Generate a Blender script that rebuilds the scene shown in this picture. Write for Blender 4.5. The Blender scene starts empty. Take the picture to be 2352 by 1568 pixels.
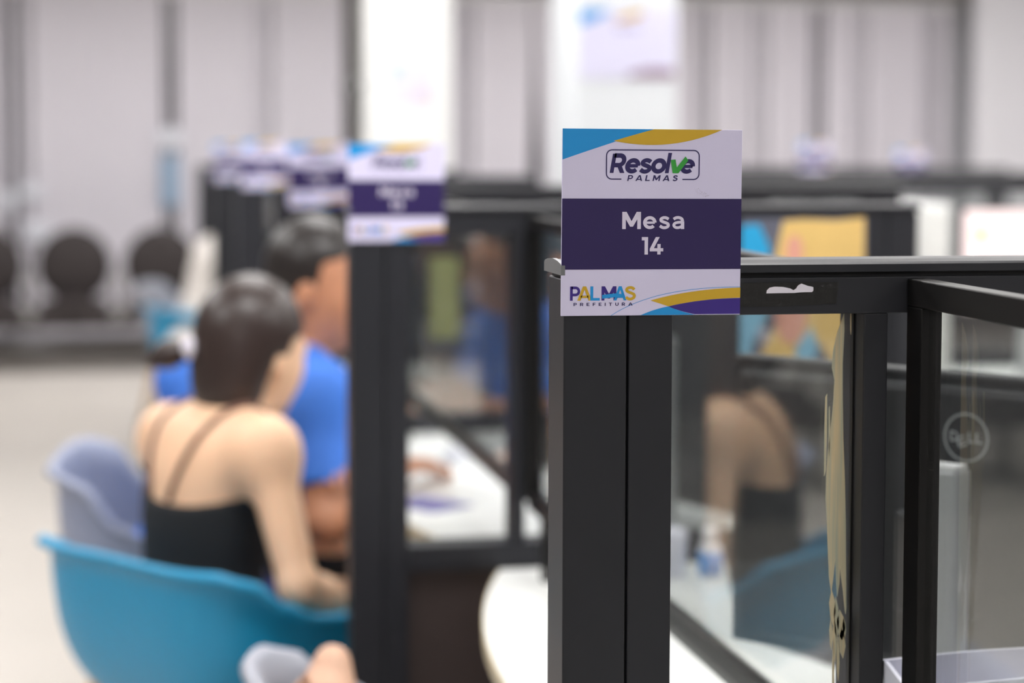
import bpy, bmesh, math, random
import numpy as np
from mathutils import Vector, Matrix

random.seed(7)
SC = bpy.context.scene
COL = SC.collection
R = math.radians

# ------------------------------------------------------------------ camera, world, exposure
FPX, W, H = 4600.0, 2352, 1568
PITCH = math.atan(0.06)
YAW = math.atan(906 * math.cos(PITCH) / FPX)
cam_d = bpy.data.cameras.new('camera')
cam = bpy.data.objects.new('camera', cam_d)
COL.objects.link(cam)
cam.location = (0, 0, 1.45)
cam.rotation_mode = 'QUATERNION'
cam.rotation_quaternion = (Matrix.Rotation(-YAW, 3, 'Z') @ Matrix.Rotation(R(90) - PITCH, 3, 'X')
                           @ Matrix.Rotation(R(0.18), 3, 'Z')).to_quaternion()
cam_d.sensor_width = 36
cam_d.lens = FPX * 36 / W
cam_d.shift_y = -173 / W
cam_d.clip_start = 0.05
cam_d.clip_end = 100
cam_d.dof.use_dof = True
cam_d.dof.focus_distance = 1.69
cam_d.dof.aperture_fstop = 2.9
cam_d.dof.aperture_blades = 0
SC.camera = cam

world = bpy.data.worlds.new('world')
SC.world = world
world.use_nodes = True
world.node_tree.nodes['Background'].inputs[0].default_value = (0.75, 0.8, 0.9, 1)
world.node_tree.nodes['Background'].inputs[1].default_value = 0.3

SC.view_settings.view_transform = 'Standard'
SC.view_settings.look = 'None'
SC.view_settings.gamma = 1
SC.view_settings.use_curve_mapping = False
SC.view_settings.exposure = 0.0
LAMP = 17.5            # emission of the ceiling light diffusers


# ------------------------------------------------------------------ materials
def lin(c):
    return tuple(((v / 255) / 12.92 if v / 255 <= 0.04045 else ((v / 255 + 0.055) / 1.055) ** 2.4) for v in c) + (1,)


MATS = {}


def mat(name, rgb, rough=0.5, metal=0.0, var=0.06, scale=30, bump=0.0, spec=0.5, sss=0.0, emit=0.0, coat=0.0):
    if name in MATS:
        return MATS[name]
    m = bpy.data.materials.new(name)
    m.use_nodes = True
    nt = m.node_tree
    b = nt.nodes['Principled BSDF']
    b.inputs['Roughness'].default_value = rough
    b.inputs['Metallic'].default_value = metal
    b.inputs['Specular IOR Level'].default_value = spec
    b.inputs['Coat Weight'].default_value = coat
    tc = nt.nodes.new('ShaderNodeTexCoord')
    nz = nt.nodes.new('ShaderNodeTexNoise')
    nz.inputs['Scale'].default_value = scale
    nz.inputs['Detail'].default_value = 3
    nt.links.new(tc.outputs['Object'], nz.inputs['Vector'])
    mx = nt.nodes.new('ShaderNodeMix')
    mx.data_type = 'RGBA'
    c = lin(rgb)
    mx.inputs[6].default_value = tuple(v * (1 - var) for v in c[:3]) + (1,)
    mx.inputs[7].default_value = tuple(min(1, v * (1 + var)) for v in c[:3]) + (1,)
    nt.links.new(nz.outputs['Fac'], mx.inputs[0])
    nt.links.new(mx.outputs[2], b.inputs['Base Color'])
    if bump:
        bp = nt.nodes.new('ShaderNodeBump')
        bp.inputs['Strength'].default_value = bump
        bp.inputs['Distance'].default_value = 0.002
        nt.links.new(nz.outputs['Fac'], bp.inputs['Height'])
        nt.links.new(bp.outputs[0], b.inputs['Normal'])
    if sss:
        b.inputs['Subsurface Weight'].default_value = sss
        b.inputs['Subsurface Radius'].default_value = (0.012, 0.005, 0.003)
    if emit:
        nt.links.new(mx.outputs[2], b.inputs['Emission Color'])
        b.inputs['Emission Strength'].default_value = emit
    MATS[name] = m
    return m


def glass_mat(name, tint, f0=0.045, haze=0.02, haze_rgb=(190, 190, 190), gain=1.0):
    """thin pane: clear transmission, Fresnel mirror reflection from the angle of view, a trace of dust"""
    m = bpy.data.materials.new(name)
    m.use_nodes = True
    nt = m.node_tree
    nt.nodes.clear()
    N = nt.nodes.new
    L = nt.links.new
    out = N('ShaderNodeOutputMaterial')
    geo = N('ShaderNodeNewGeometry')
    dot = N('ShaderNodeVectorMath'); dot.operation = 'DOT_PRODUCT'
    L(geo.outputs['Incoming'], dot.inputs[0]); L(geo.outputs['Normal'], dot.inputs[1])
    ab = N('ShaderNodeMath'); ab.operation = 'ABSOLUTE'; L(dot.outputs['Value'], ab.inputs[0])
    om = N('ShaderNodeMath'); om.operation = 'SUBTRACT'; om.inputs[0].default_value = 1; L(ab.outputs[0], om.inputs[1])
    pw = N('ShaderNodeMath'); pw.operation = 'POWER'; L(om.outputs[0], pw.inputs[0]); pw.inputs[1].default_value = 5
    ml = N('ShaderNodeMath'); ml.operation = 'MULTIPLY_ADD'; L(pw.outputs[0], ml.inputs[0])
    ml.inputs[1].default_value = (1 - f0) * gain; ml.inputs[2].default_value = f0
    tr = N('ShaderNodeBsdfTransparent'); tr.inputs[0].default_value = tint
    gl = N('ShaderNodeBsdfGlossy'); gl.inputs['Roughness'].default_value = 0.0
    df = N('ShaderNodeBsdfDiffuse'); df.inputs[0].default_value = lin(haze_rgb)
    nz = N('ShaderNodeTexNoise'); nz.inputs['Scale'].default_value = 6; nz.inputs['Detail'].default_value = 6
    tc = N('ShaderNodeTexCoord'); L(tc.outputs['Object'], nz.inputs['Vector'])
    hz = N('ShaderNodeMath'); hz.operation = 'MULTIPLY'; L(nz.outputs['Fac'], hz.inputs[0]); hz.inputs[1].default_value = haze * 2
    m1 = N('ShaderNodeMixShader'); L(hz.outputs[0], m1.inputs[0]); L(tr.outputs[0], m1.inputs[1]); L(df.outputs[0], m1.inputs[2])
    m2 = N('ShaderNodeMixShader'); L(ml.outputs[0], m2.inputs[0]); L(m1.outputs[0], m2.inputs[1]); L(gl.outputs[0], m2.inputs[2])
    L(m2.outputs[0], out.inputs[0])
    MATS[name] = m
    return m


GLASS = glass_mat('pane_glass', (0.955, 0.965, 0.96, 1), haze=0.009, gain=1.25)
M_FRAME = mat('charcoal_aluminium', (39, 40, 45), 0.42, 0.0, 0.05, 60, spec=0.35)
M_CAP = mat('grey_cap', (118, 120, 122), 0.38, 0.0, 0.03, 60)
M_BLACK = mat('black_steel', (18, 17, 17), 0.42, 0.0, 0.15, 40, spec=0.28)
M_BROWN = mat('brown_panel', (62, 52, 50), 0.5, 0.0, 0.08, 20)
M_WHITE = mat('white_laminate', (236, 238, 236), 0.35, 0.0, 0.015, 8)
M_CREAM = mat('cream_edge', (226, 212, 178), 0.5)
M_CARD = mat('white_card', (222, 217, 246), 0.5, 0, 0.015, 15)
M_PURPLE = mat('purple_print', (40, 24, 84), 0.42, 0, 0.04, 15)
M_INK = mat('navy_ink', (40, 30, 92), 0.45, 0, 0.04)
M_BLUEP = mat('blue_print', (22, 152, 226), 0.45, 0, 0.03)
M_YELP = mat('yellow_print', (212, 172, 40), 0.45, 0, 0.03)
M_VIOL = mat('violet_print', (58, 34, 134), 0.45, 0, 0.03)
M_GREEN = mat('green_print', (52, 160, 60), 0.45, 0, 0.03)
M_TXT = mat('white_print', (226, 219, 240), 0.5, 0, 0.01)


# ------------------------------------------------------------------ mesh helpers
def link(name, me, material=None, parent=None, loc=None, rotz=0):
    o = bpy.data.objects.new(name, me)
    COL.objects.link(o)
    if material:
        me.materials.clear()
        me.materials.append(material)
    if parent:
        o.parent = parent
    if loc is not None:
        o.location = loc
    if rotz:
        o.rotation_euler = (0, 0, rotz)
    return o


def empty(name, loc=(0, 0, 0), rotz=0):
    o = bpy.data.objects.new(name, None)
    o.empty_display_size = 0.05
    COL.objects.link(o)
    o.location = loc
    o.rotation_euler = (0, 0, rotz)
    return o


def tag(o, label, cat, group=None, kind=None):
    if label:
        o['label'] = label
    if cat:
        o['category'] = cat
    if group:
        o['group'] = group
    if kind:
        o['kind'] = kind
    return o


def structure(o):
    o['kind'] = 'structure'
    return o


def bm_box(bm, x0, x1, y0, y1, z0, z1, M=None):
    vs = []
    for x in (x0, x1):
        for y in (y0, y1):
            for z in (z0, z1):
                p = Vector((x, y, z))
                vs.append(bm.verts.new(M @ p if M else p))
    for f in ((0, 1, 3, 2), (4, 6, 7, 5), (0, 4, 5, 1), (2, 3, 7, 6), (0, 2, 6, 4), (1, 5, 7, 3)):
        bm.faces.new([vs[i] for i in f])


def finish(bm, name, material, parent=None, loc=None, rotz=0, bevel=0.0, smooth=False, seg=2):
    if bevel:
        bmesh.ops.bevel(bm, geom=list(bm.edges), offset=bevel, segments=seg, affect='EDGES', profile=0.5)
    bmesh.ops.recalc_face_normals(bm, faces=bm.faces)
    me = bpy.data.meshes.new(name)
    bm.to_mesh(me)
    bm.free()
    if smooth:
        for p in me.polygons:
            p.use_smooth = True
    return link(name, me, material, parent, loc, rotz)


def box(name, x0, x1, y0, y1, z0, z1, material, parent=None, bevel=0.0, loc=None, rotz=0, smooth=False, seg=2, M=None):
    bm = bmesh.new()
    bm_box(bm, x0, x1, y0, y1, z0, z1, M)
    return finish(bm, name, material, parent, loc, rotz, bevel, smooth, seg)


def prism(name, pts, axis, a, b, material, parent=None, bevel=0.0, loc=None, rotz=0, smooth=False):
    """polygon pts extruded from a to b along axis ('x': pts=(y,z); 'y': pts=(x,z); 'z': pts=(x,y))"""
    bm = bmesh.new()

    def P(p, t):
        return {'x': (t, p[0], p[1]), 'y': (p[0], t, p[1]), 'z': (p[0], p[1], t)}[axis]
    lo = [bm.verts.new(P(p, a)) for p in pts]
    hi = [bm.verts.new(P(p, b)) for p in pts]
    n = len(pts)
    bm.faces.new(lo)
    bm.faces.new(hi[::-1])
    for i in range(n):
        bm.faces.new((lo[i], hi[i], hi[(i + 1) % n], lo[(i + 1) % n]))
    return finish(bm, name, material, parent, loc, rotz, bevel, smooth)


def lathe(name, prof, material, parent=None, loc=None, n=24, smooth=True, closed=False):
    bm = bmesh.new()
    rings = []
    for r, z in prof:
        rings.append([bm.verts.new((r * math.cos(2 * math.pi * i / n), r * math.sin(2 * math.pi * i / n), z)) for i in range(n)])
    for k in range(len(rings) - 1):
        for i in range(n):
            bm.faces.new((rings[k][i], rings[k][(i + 1) % n], rings[k + 1][(i + 1) % n], rings[k + 1][i]))
    bm.faces.new(rings[0][::-1])
    bm.faces.new(rings[-1])
    return finish(bm, name, material, parent, loc, smooth=smooth)


def tube(name, pts, r, material, parent=None, n=10, loc=None, r_end=None):
    bm = bmesh.new()
    pts = [Vector(p) for p in pts]
    rings = []
    up = Vector((0, 0, 1))
    for i, p in enumerate(pts):
        d = (pts[min(i + 1, len(pts) - 1)] - pts[max(i - 1, 0)]).normalized()
        a = d.cross(up)
        if a.length < 1e-3:
            a = Vector((1, 0, 0))
        a.normalize()
        b = d.cross(a)
        rr = r if r_end is None else r + (r_end - r) * i / (len(pts) - 1)
        rings.append([bm.verts.new(p + rr * (math.cos(2 * math.pi * k / n) * a + math.sin(2 * math.pi * k / n) * b)) for k in range(n)])
    for k in range(len(rings) - 1):
        for i in range(n):
            bm.faces.new((rings[k][i], rings[k][(i + 1) % n], rings[k + 1][(i + 1) % n], rings[k + 1][i]))
    bm.faces.new(rings[0])
    bm.faces.new(rings[-1][::-1])
    return finish(bm, name, material, parent, loc, smooth=True)


def copy_tree(o, parent=None):
    c = o.copy()
    COL.objects.link(c)
    if parent:
        c.parent = parent
    for ch in list(o.children):
        copy_tree(ch, c)
    return c


# ------------------------------------------------------------------ implicit surfaces for people
class Field:
    def __init__(s, lo, hi, res):
        s.res = res
        s.lo = np.array(lo, float)
        s.n = np.ceil((np.array(hi) - s.lo) / res).astype(int) + 1
        s.f = np.full(s.n, 0.08, np.float32)

    def grid(s, a, b):
        i0 = np.clip(np.floor((np.array(a) - s.lo) / s.res).astype(int), 0, s.n)
        i1 = np.clip(np.ceil((np.array(b) - s.lo) / s.res).astype(int) + 1, 0, s.n)
        ax = [s.lo[k] + s.res * np.arange(i0[k], i1[k], dtype=np.float32) for k in range(3)]
        sl = tuple(slice(i0[k], i1[k]) for k in range(3))
        return sl, np.meshgrid(*ax, indexing='ij')

    def put(s, d, sl, k):
        g = s.f[sl]
        h = np.maximum(k - np.abs(g - d), 0) / k
        s.f[sl] = np.minimum(g, d) - h * h * k * 0.25

    def cap(s, a, b, ra, rb=None, k=0.02):
        rb = ra if rb is None else rb
        a = np.array(a, float); b = np.array(b, float)
        m = max(ra, rb) + max(k, 3 * s.res) + 0.01
        sl, (X, Y, Z) = s.grid(np.minimum(a, b) - m, np.maximum(a, b) + m)
        if X.size == 0:
            return
        d = b - a
        L2 = max(float(d @ d), 1e-9)
        t = np.clip(((X - a[0]) * d[0] + (Y - a[1]) * d[1] + (Z - a[2]) * d[2]) / L2, 0, 1)
        D = np.sqrt((X - a[0] - t * d[0]) ** 2 + (Y - a[1] - t * d[1]) ** 2 + (Z - a[2] - t * d[2]) ** 2) - (ra + (rb - ra) * t)
        s.put(D, sl, k)

    def ell(s, c, r, rot=None, k=0.02, cut=False):
        c = np.array(c, float); r = np.array(r, float)
        m = r.max() + max(k, 3 * s.res) + 0.01
        sl, (X, Y, Z) = s.grid(c - m, c + m)
        if X.size == 0:
            return
        P = np.stack([X - c[0], Y - c[1], Z - c[2]], -1)
        if rot is not None:
            P = P @ np.array(rot, np.float32)      # columns of rot = local axes
        q = P / r
        l = np.sqrt((q ** 2).sum(-1)) + 1e-9
        g = np.sqrt(((q / r) ** 2).sum(-1)) + 1e-9
        D = l * (l - 1) / g
        if cut:
            s.f[sl] = np.maximum(s.f[sl], -D)
        else:
            s.put(np.clip(D, -0.2, 0.2), sl, k)

    def at(s, p):
        q = np.clip((np.array(p) - s.lo) / s.res, 1, s.n - 3)
        i = q.astype(int); t = q - i
        c = s.f[i[0]:i[0] + 2, i[1]:i[1] + 2, i[2]:i[2] + 2]
        c = c[0] * (1 - t[0]) + c[1] * t[0]
        c = c[0] * (1 - t[1]) + c[1] * t[1]
        return float(c[0] * (1 - t[2]) + c[1] * t[2])

    def snap(s, p, off=0.0):
        p = np.array(p, float)
        for _ in range(14):
            g = np.array([s.at(p + d) - s.at(p - d) for d in np.eye(3) * s.res])
            n = np.linalg.norm(g)
            if n < 1e-6:
                break
            p = p - np.clip(s.at(p) - off, -0.02, 0.02) * g / n
        return p

    def clip(s, fn):
        sl, (X, Y, Z) = s.grid(s.lo - 1, s.lo + s.n * s.res + 1)
        s.f = np.maximum(s.f, fn(X, Y, Z).astype(np.float32))

    def mesh(s, name, offset):
        f = s.f
        ins = f < 0
        nx, ny, nz = f.shape
        cnt = np.zeros((nx - 1, ny - 1, nz - 1), np.int8)
        for i in (0, 1):
            for j in (0, 1):
                for k in (0, 1):
                    cnt += ins[i:nx - 1 + i, j:ny - 1 + j, k:nz - 1 + k]
        act = (cnt > 0) & (cnt < 8)
        I = np.argwhere(act)
        idx = np.full(act.shape, -1, np.int64)
        idx[act] = np.arange(len(I))
        acc = np.zeros((len(I), 3)); wt = np.zeros(len(I))
        C = [(i, j, k) for i in (0, 1) for j in (0, 1) for k in (0, 1)]
        for a in C:
            for ax in range(3):
                if a[ax]:
                    continue
                b = list(a); b[ax] = 1
                fa = f[I[:, 0] + a[0], I[:, 1] + a[1], I[:, 2] + a[2]]
                fb = f[I[:, 0] + b[0], I[:, 1] + b[1], I[:, 2] + b[2]]
                c = (fa < 0) != (fb < 0)
                t = np.where(c, fa / np.where(c, fa - fb, 1), 0)
                p = np.tile(np.array(a, float), (len(I), 1))
                p[:, ax] += t
                acc[c] += p[c]; wt[c] += 1
        V = s.lo + s.res * (I + acc / wt[:, None]) - np.array(offset)
        F = []
        for ax in range(3):
            u, v = [(1, 2), (2, 0), (0, 1)][ax]
            A = [slice(None)] * 3; B = [slice(None)] * 3
            A[ax] = slice(0, -1); B[ax] = slice(1, None)
            sa, sb = ins[tuple(A)], ins[tuple(B)]
            E = np.argwhere(sa != sb)
            E = E[(E[:, u] > 0) & (E[:, v] > 0) & (E[:, u] < f.shape[u] - 1) & (E[:, v] < f.shape[v] - 1)]
            if not len(E):
                continue
            du = np.zeros(3, int); dv = np.zeros(3, int); du[u] = 1; dv[v] = 1
            q = np.stack([idx[tuple((E - du - dv).T)], idx[tuple((E - dv).T)], idx[tuple(E.T)], idx[tuple((E - du).T)]], 1)
            flip = ~sa[tuple(E.T)]
            q[flip] = q[flip][:, ::-1]
            F.append(q)
        F = np.concatenate(F)
        F = F[(F >= 0).all(1)]
        me = bpy.data.meshes.new(name)
        me.from_pydata(V.tolist(), [], F.tolist())
        me.polygons.foreach_set('use_smooth', [True] * len(me.polygons))
        return me


def nrm(v):
    v = np.array(v, float)
    return v / np.linalg.norm(v)


def frame(fwd, up=(0, 0, 1)):
    f = nrm(fwd); r = nrm(np.cross(f, up)); u = np.cross(r, f)
    return f, r, u          # forward, right, up


def hand(F, wrist, d, normal, thumb_side, s=1.0, curl=0.35):
    """palm, four fingers of unequal length with two bends, thumb leaving the side of the palm"""
    d = nrm(d); n = nrm(np.array(normal) - d * (np.array(normal) @ d)); side = nrm(np.cross(d, n)) * thumb_side
    w = np.array(wrist, float)
    c = w + d * 0.05 * s
    F.ell(c, np.array((0.052, 0.042, 0.016)) * s, np.stack([d, side, n], 1), k=0.012)
    for i, L in enumerate((0.070, 0.078, 0.073, 0.057)):
        o = 0.030 - 0.0195 * i
        p0 = w + d * (0.088 - 0.004 * abs(i - 1)) * s + side * o * s
        p1 = p0 + (d * math.cos(curl) - n * math.sin(curl)) * L * 0.5 * s + side * o * 0.1
        p2 = p1 + (d * math.cos(curl * 2.2) - n * math.sin(curl * 2.2)) * L * 0.5 * s
        F.cap(p0 - d * 0.02 * s, p1, 0.0095 * s, 0.0085 * s, k=0.004)
        F.cap(p1, p2, 0.0085 * s, 0.007 * s, k=0.004)
    t0 = w + d * 0.03 * s + side * 0.032 * s
    t1 = t0 + (d * 0.7 + side * 0.6 - n * 0.25) * 0.038 * s
    t2 = t1 + (d * 0.9 + side * 0.2 - n * 0.25) * 0.032 * s
    F.cap(t0, t1, 0.012 * s, 0.0105 * s, k=0.008)
    F.cap(t1, t2, 0.0105 * s, 0.008 * s, k=0.004)


def person(name, label, base, J, skin, shirt, pants, hair, res=0.008, sex='m', tank=False, hairstyle='short', group=None, head_s=1.0):
    """J: world joints. Body = one continuous skin mesh; clothes and hair are children."""
    A = {k: np.array(v, float) for k, v in J.items() if k not in ('face', 'head_up', 'hem')}
    fw, rt, up = frame(J['face'], J.get('head_up', (0, 0, 1)))
    bf, br, bu = frame(np.cross((0, 0, 1), A['sh_r'] - A['sh_l']))     # body forward / right
    allp = np.array(list(A.values()))
    lo = allp.min(0) - 0.25; hi = allp.max(0) + 0.25
    lo[2] = max(lo[2], -0.005)
    m = 1.0 if sex == 'm' else 0.88
    # ---- skin body
    F = Field(lo, hi, res)
    hc = A['head']; s = head_s

    def torso(F, g, k=0.05):
        ch, pe = A['chest'], A['pelvis']
        T = np.stack([bf, br, bu], 1)
        F.ell(ch, (0.108 * m + g, 0.172 * m + g, 0.17 + g), T, k=k)
        F.cap(A['sh_r'] - bf * 0.012 - bu * 0.012, A['sh_l'] - bf * 0.012 - bu * 0.012, 0.056 * m + g, k=0.05)
        mid = (ch + pe) / 2
        F.ell(mid, (0.098 * m + g, 0.142 * m + g, 0.15 + g), T, k=k)
        F.ell(pe, (0.118 + g, 0.165 + g, 0.12 + g), T, k=k)
        for q in ('sh_r', 'sh_l'):
            F.ell(A[q], (0.056 * m + g,) * 3, k=0.05)
            F.cap(A['neck'], A[q], 0.045 * m + g, 0.05 * m + g, k=0.04)
            F.cap(ch + bu * 0.03, A[q] - bu * 0.03, 0.075 * m + g, 0.055 * m + g, k=0.04)
        if sex == 'f':
            for q in (-1, 1):
                F.ell(ch + bf * 0.07 + br * q * 0.07 - bu * 0.03, (0.06 + g,) * 3, k=0.04)

    def upper_arm(F, sd, g, frac=1.0, k=0.03):
        a, b = A['sh_' + sd], A['el_' + sd]
        F.cap(a, a + (b - a) * frac, 0.05 * m + g, (0.05 - 0.012 * frac) * m + g, k=k)

    def legs(F, g, foot=True):
        for sd, q in (('r', 1), ('l', -1)):
            hp = A['pelvis'] + br * 0.085 * q - bu * 0.02
            F.cap(hp, A['kn_' + sd], 0.083 + g, 0.055 + g, k=0.03)
            F.cap(A['kn_' + sd], A['an_' + sd], 0.053 + g, 0.036 + g, k=0.02)
            if foot:
                a = A['an_' + sd]
                F.cap(a - (0, 0, 0.03), a + bf * 0.15 - (0, 0, 0.045), 0.036 + g, 0.028 + g, k=0.02)
    torso(F, 0)
    for sd, q in (('r', 1), ('l', -1)):
        upper_arm(F, sd, 0)
        e, w = A['el_' + sd], A['wr_' + sd]
        F.cap(e, e + (w - e) * 0.35, 0.040 * m, 0.042 * m, k=0.015)
        F.cap(e + (w - e) * 0.35, w, 0.042 * m, 0.027 * m, k=0.015)
        hd = A.get('hd_' + sd, w + (w - e))
        hand(F, w, hd - w, (0, 0, 1), -q, 0.98 if sex == 'm' else 0.88)
    legs(F, 0)
    F.cap(A['neck'] - up * 0.02, hc - up * 0.05 * s - fw * 0.015, 0.060 * m, 0.055 * m, k=0.03)
    T = np.stack([fw, rt, up], 1)
    F.ell(hc + up * 0.022 * s - fw * 0.010 * s, np.array((0.098, 0.077, 0.098)) * s, T, k=0.02)
    F.ell(hc - up * 0.055 * s + fw * 0.030 * s, np.array((0.062, 0.058, 0.068)) * s, T, k=0.035)
    F.ell(hc + fw * 0.055 * s - up * 0.02 * s, np.array((0.040, 0.060, 0.055)) * s, T, k=0.03)
    F.cap(hc + fw * 0.088 * s + up * 0.008 * s, hc + fw * 0.112 * s - up * 0.028 * s, 0.009 * s, 0.0135 * s, k=0.012)
    F.ell(hc + fw * 0.083 * s + up * 0.024 * s, np.array((0.016, 0.048, 0.010)) * s, T, k=0.015)
    F.ell(hc + fw * 0.084 * s - up * 0.062 * s, np.array((0.012, 0.024, 0.010)) * s, T, k=0.010)
    F.ell(hc + fw * 0.070 * s - up * 0.096 * s, np.array((0.020, 0.022, 0.016)) * s, T, k=0.02)
    for q in (-1, 1):
        F.ell(hc + rt * q * 0.078 * s - fw * 0.006 * s - up * 0.014 * s, np.array((0.019, 0.010, 0.031)) * s,
              np.stack([nrm(fw - 0.25 * up), rt, nrm(up + 0.25 * fw)], 1), k=0.006)
        F.ell(hc + rt * q * 0.034 * s + fw * 0.098 * s + up * 0.006 * s, np.array((0.012, 0.015, 0.009)) * s, T, cut=True)
    root = link(name, F.mesh('body', base), skin, None, base)
    tag(root, label, 'person', group)
    # eyes
    for q in (-1, 1):
        bm = bmesh.new()
        bmesh.ops.create_uvsphere(bm, u_segments=10, v_segments=8, radius=0.011 * s)
        finish(bm, 'eye', mat('eye_dark', (60, 45, 40), 0.2), root, tuple(hc + rt * q * 0.034 * s + fw * 0.080 * s + up * 0.006 * s - np.array(base)), smooth=True)
    # ---- hair
    G = Field(hc - 0.24, hc + 0.24, min(res, 0.007))
    if hairstyle == 'short':
        G.ell(hc + up * 0.034 * s - fw * 0.020 * s, np.array((0.100, 0.084, 0.104)) * s, T, k=0.02)
        G.ell(hc - up * 0.02 * s - fw * 0.050 * s, np.array((0.062, 0.074, 0.075)) * s, T, k=0.02)

        def cutf(X, Y, Z):
            P = (X - hc[0], Y - hc[1], Z - hc[2])
            a = P[0] * fw[0] + P[1] * fw[1] + P[2] * fw[2]
            u = P[0] * up[0] + P[1] * up[1] + P[2] * up[2]
            # hairline: above forehead, sideburn in front of ear, nape behind
            line = np.where(a > 0.022, 0.052 + (a - 0.022) * 0.35, np.where(a > -0.018, -0.002, -0.062))
            return (line * s - u) * 0.8
        G.clip(cutf)
    else:
        G.ell(hc + up * 0.030 * s - fw * 0.022 * s, np.array((0.110, 0.092, 0.112)) * s, T, k=0.02)
        G.ell(hc - up * 0.040 * s - fw * 0.052 * s, np.array((0.068, 0.080, 0.090)) * s, T, k=0.03)
        if hairstyle == 'pony':
            G.ell(hc - up * 0.085 * s - fw * 0.045 * s, np.array((0.050, 0.062, 0.060)) * s, T, k=0.03)

        def cutf(X, Y, Z):
            P = (X - hc[0], Y - hc[1], Z - hc[2])
            a = P[0] * fw[0] + P[1] * fw[1] + P[2] * fw[2]
            u = P[0] * up[0] + P[1] * up[1] + P[2] * up[2]
            line = np.where(a > 0.01, 0.028 + (a - 0.01) * 0.45, np.where(a > -0.022, -0.004, -0.16))
            return (line * s - u) * 0.8
        G.clip(cutf)
    hm = link('hair', G.mesh('hair', base), hair, root)
    if hairstyle == 'pony':
        t0 = hc - fw * 0.108 * s - up * 0.012 * s - rt * 0.052
        P = Field(t0 - 0.2, t0 + 0.2, 0.006)
        d1 = nrm(-fw * 0.80 - rt * 0.60 - up * 0.45)
        p1 = t0 + d1 * 0.045
        p2 = p1 + nrm(-fw * 0.6 - rt * 0.5 - up * 0.6) * 0.035
        P.cap(t0 + fw * 0.04, t0, 0.028, 0.016, k=0.01)
        P.cap(t0, p1, 0.018, 0.026, k=0.01)
        P.cap(p1, p2, 0.026, 0.010, k=0.01)
        link('ponytail', P.mesh('ponytail', base), hair, hm)
        bm = bmesh.new()
        bmesh.ops.create_uvsphere(bm, u_segments=14, v_segments=10, radius=0.022)
        ti = finish(bm, 'hair_tie', mat('white_scrunchie', (232, 228, 240), 0.7), hm, tuple(t0 + rt * 0.008 + nrm(-fw) * 0.006 - np.array(base)), smooth=True)
        ti['label'] = 'white hair tie'
    # ---- clothes
    g = 0.012 if not tank else 0.007
    S = Field(lo, hi, res)
    torso(S, g)
    if tank:
        z0 = J['hem']
        S.clip(lambda X, Y, Z: Z - (z0 + 0.35 * ((X - A['chest'][0]) * bf[0] + (Y - A['chest'][1]) * bf[1]) - 0.06 * ((X - A['chest'][0]) * br[0] + (Y - A['chest'][1]) * br[1])))
        top = link('tank_top', S.mesh('tank_top', base), shirt, root)
        strap = mat('strap_brown', (112, 84, 76), 0.8)
        for q, sd in ((1, 'r'), (-1, 'l')):
            sh = A['sh_' + sd] * 0.55 + A['neck'] * 0.45 + bu * 0.05
            b0 = A['chest'] + br * q * 0.035 - bf * 0.115 * m
            b0[2] = z0 - 0.03
            f0 = A['chest'] + br * q * 0.075 + bf * 0.14
            f0[2] = z0 + 0.04
            pts = []
            for t in np.linspace(0, 1, 12):
                p = b0 * (1 - t) + sh * t - bf * 0.03 * math.sin(math.pi * t)
                pts.append(F.snap(p, 0.003))
            for t in np.linspace(0.15, 1, 8):
                p = sh * (1 - t) + f0 * t + bf * 0.03 * math.sin(math.pi * t)
                pts.append(F.snap(p, 0.003))
            tube('strap', [tuple(p - np.array(base)) for p in pts], 0.006, strap, top, 8)
    else:
        for sd in 'rl':
            upper_arm(S, sd, 0.013, 0.72)
        S.cap(A['neck'] - up * 0.01, A['neck'] + up * 0.028 - fw * 0.006, 0.064 * m, 0.062 * m, k=0.02)
        nk = A['neck'] + up * 0.035

        def cuts(X, Y, Z):
            neck = ((X - nk[0]) * up[0] + (Y - nk[1]) * up[1] + (Z - nk[2]) * up[2])
            return neck
        S.clip(cuts)
        for sd in 'rl':
            a, b = A['sh_' + sd], A['el_' + sd]
            d = nrm(b - a); L = np.linalg.norm(b - a)
            p = a + d * L * 0.74
            S.clip(lambda X, Y, Z: np.where(np.sqrt((X - p[0]) ** 2 + (Y - p[1]) ** 2 + (Z - p[2]) ** 2) < 0.085,
                                            (X - p[0]) * d[0] + (Y - p[1]) * d[1] + (Z - p[2]) * d[2], -1))
        sh = link('shirt', S.mesh('shirt', base), shirt, root)
        Cc = Field(nk - 0.15, nk + 0.15, 0.006)
        Cc.cap(nk - up * 0.03, nk + up * 0.004, 0.072 * m, 0.066 * m, k=0.01)
        Cc.cap(nk + bf * 0.03 - up * 0.03, nk + bf * 0.05 - up * 0.045, 0.05, 0.03, k=0.02)
        Cc.clip(lambda X, Y, Z: (Z - nk[2]) - 0.012)
        link('collar', Cc.mesh('collar', base), shirt, sh)
    Pn = Field(lo, hi, max(res, 0.009))
    T2 = np.stack([bf, br, bu], 1)
    Pn.ell(A['pelvis'] - bu * 0.01, (0.132, 0.178, 0.125), T2, k=0.03)
    short = 0.5 if tank else 1.0
    for sd, q in (('r', 1), ('l', -1)):
        hp = A['pelvis'] + br * 0.085 * q - bu * 0.02
        k_ = A['kn_' + sd]
        Pn.cap(hp, hp + (k_ - hp) * short, 0.098, 0.098 - 0.030 * short, k=0.03)
        if not tank:
            Pn.cap(k_, A['an_' + sd], 0.068, 0.055, k=0.02)
    zt = A['pelvis'][2] + 0.09
    Pn.clip(lambda X, Y, Z: Z - zt)
    link('shorts' if tank else 'trousers', Pn.mesh('pants', base), pants, root)
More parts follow.
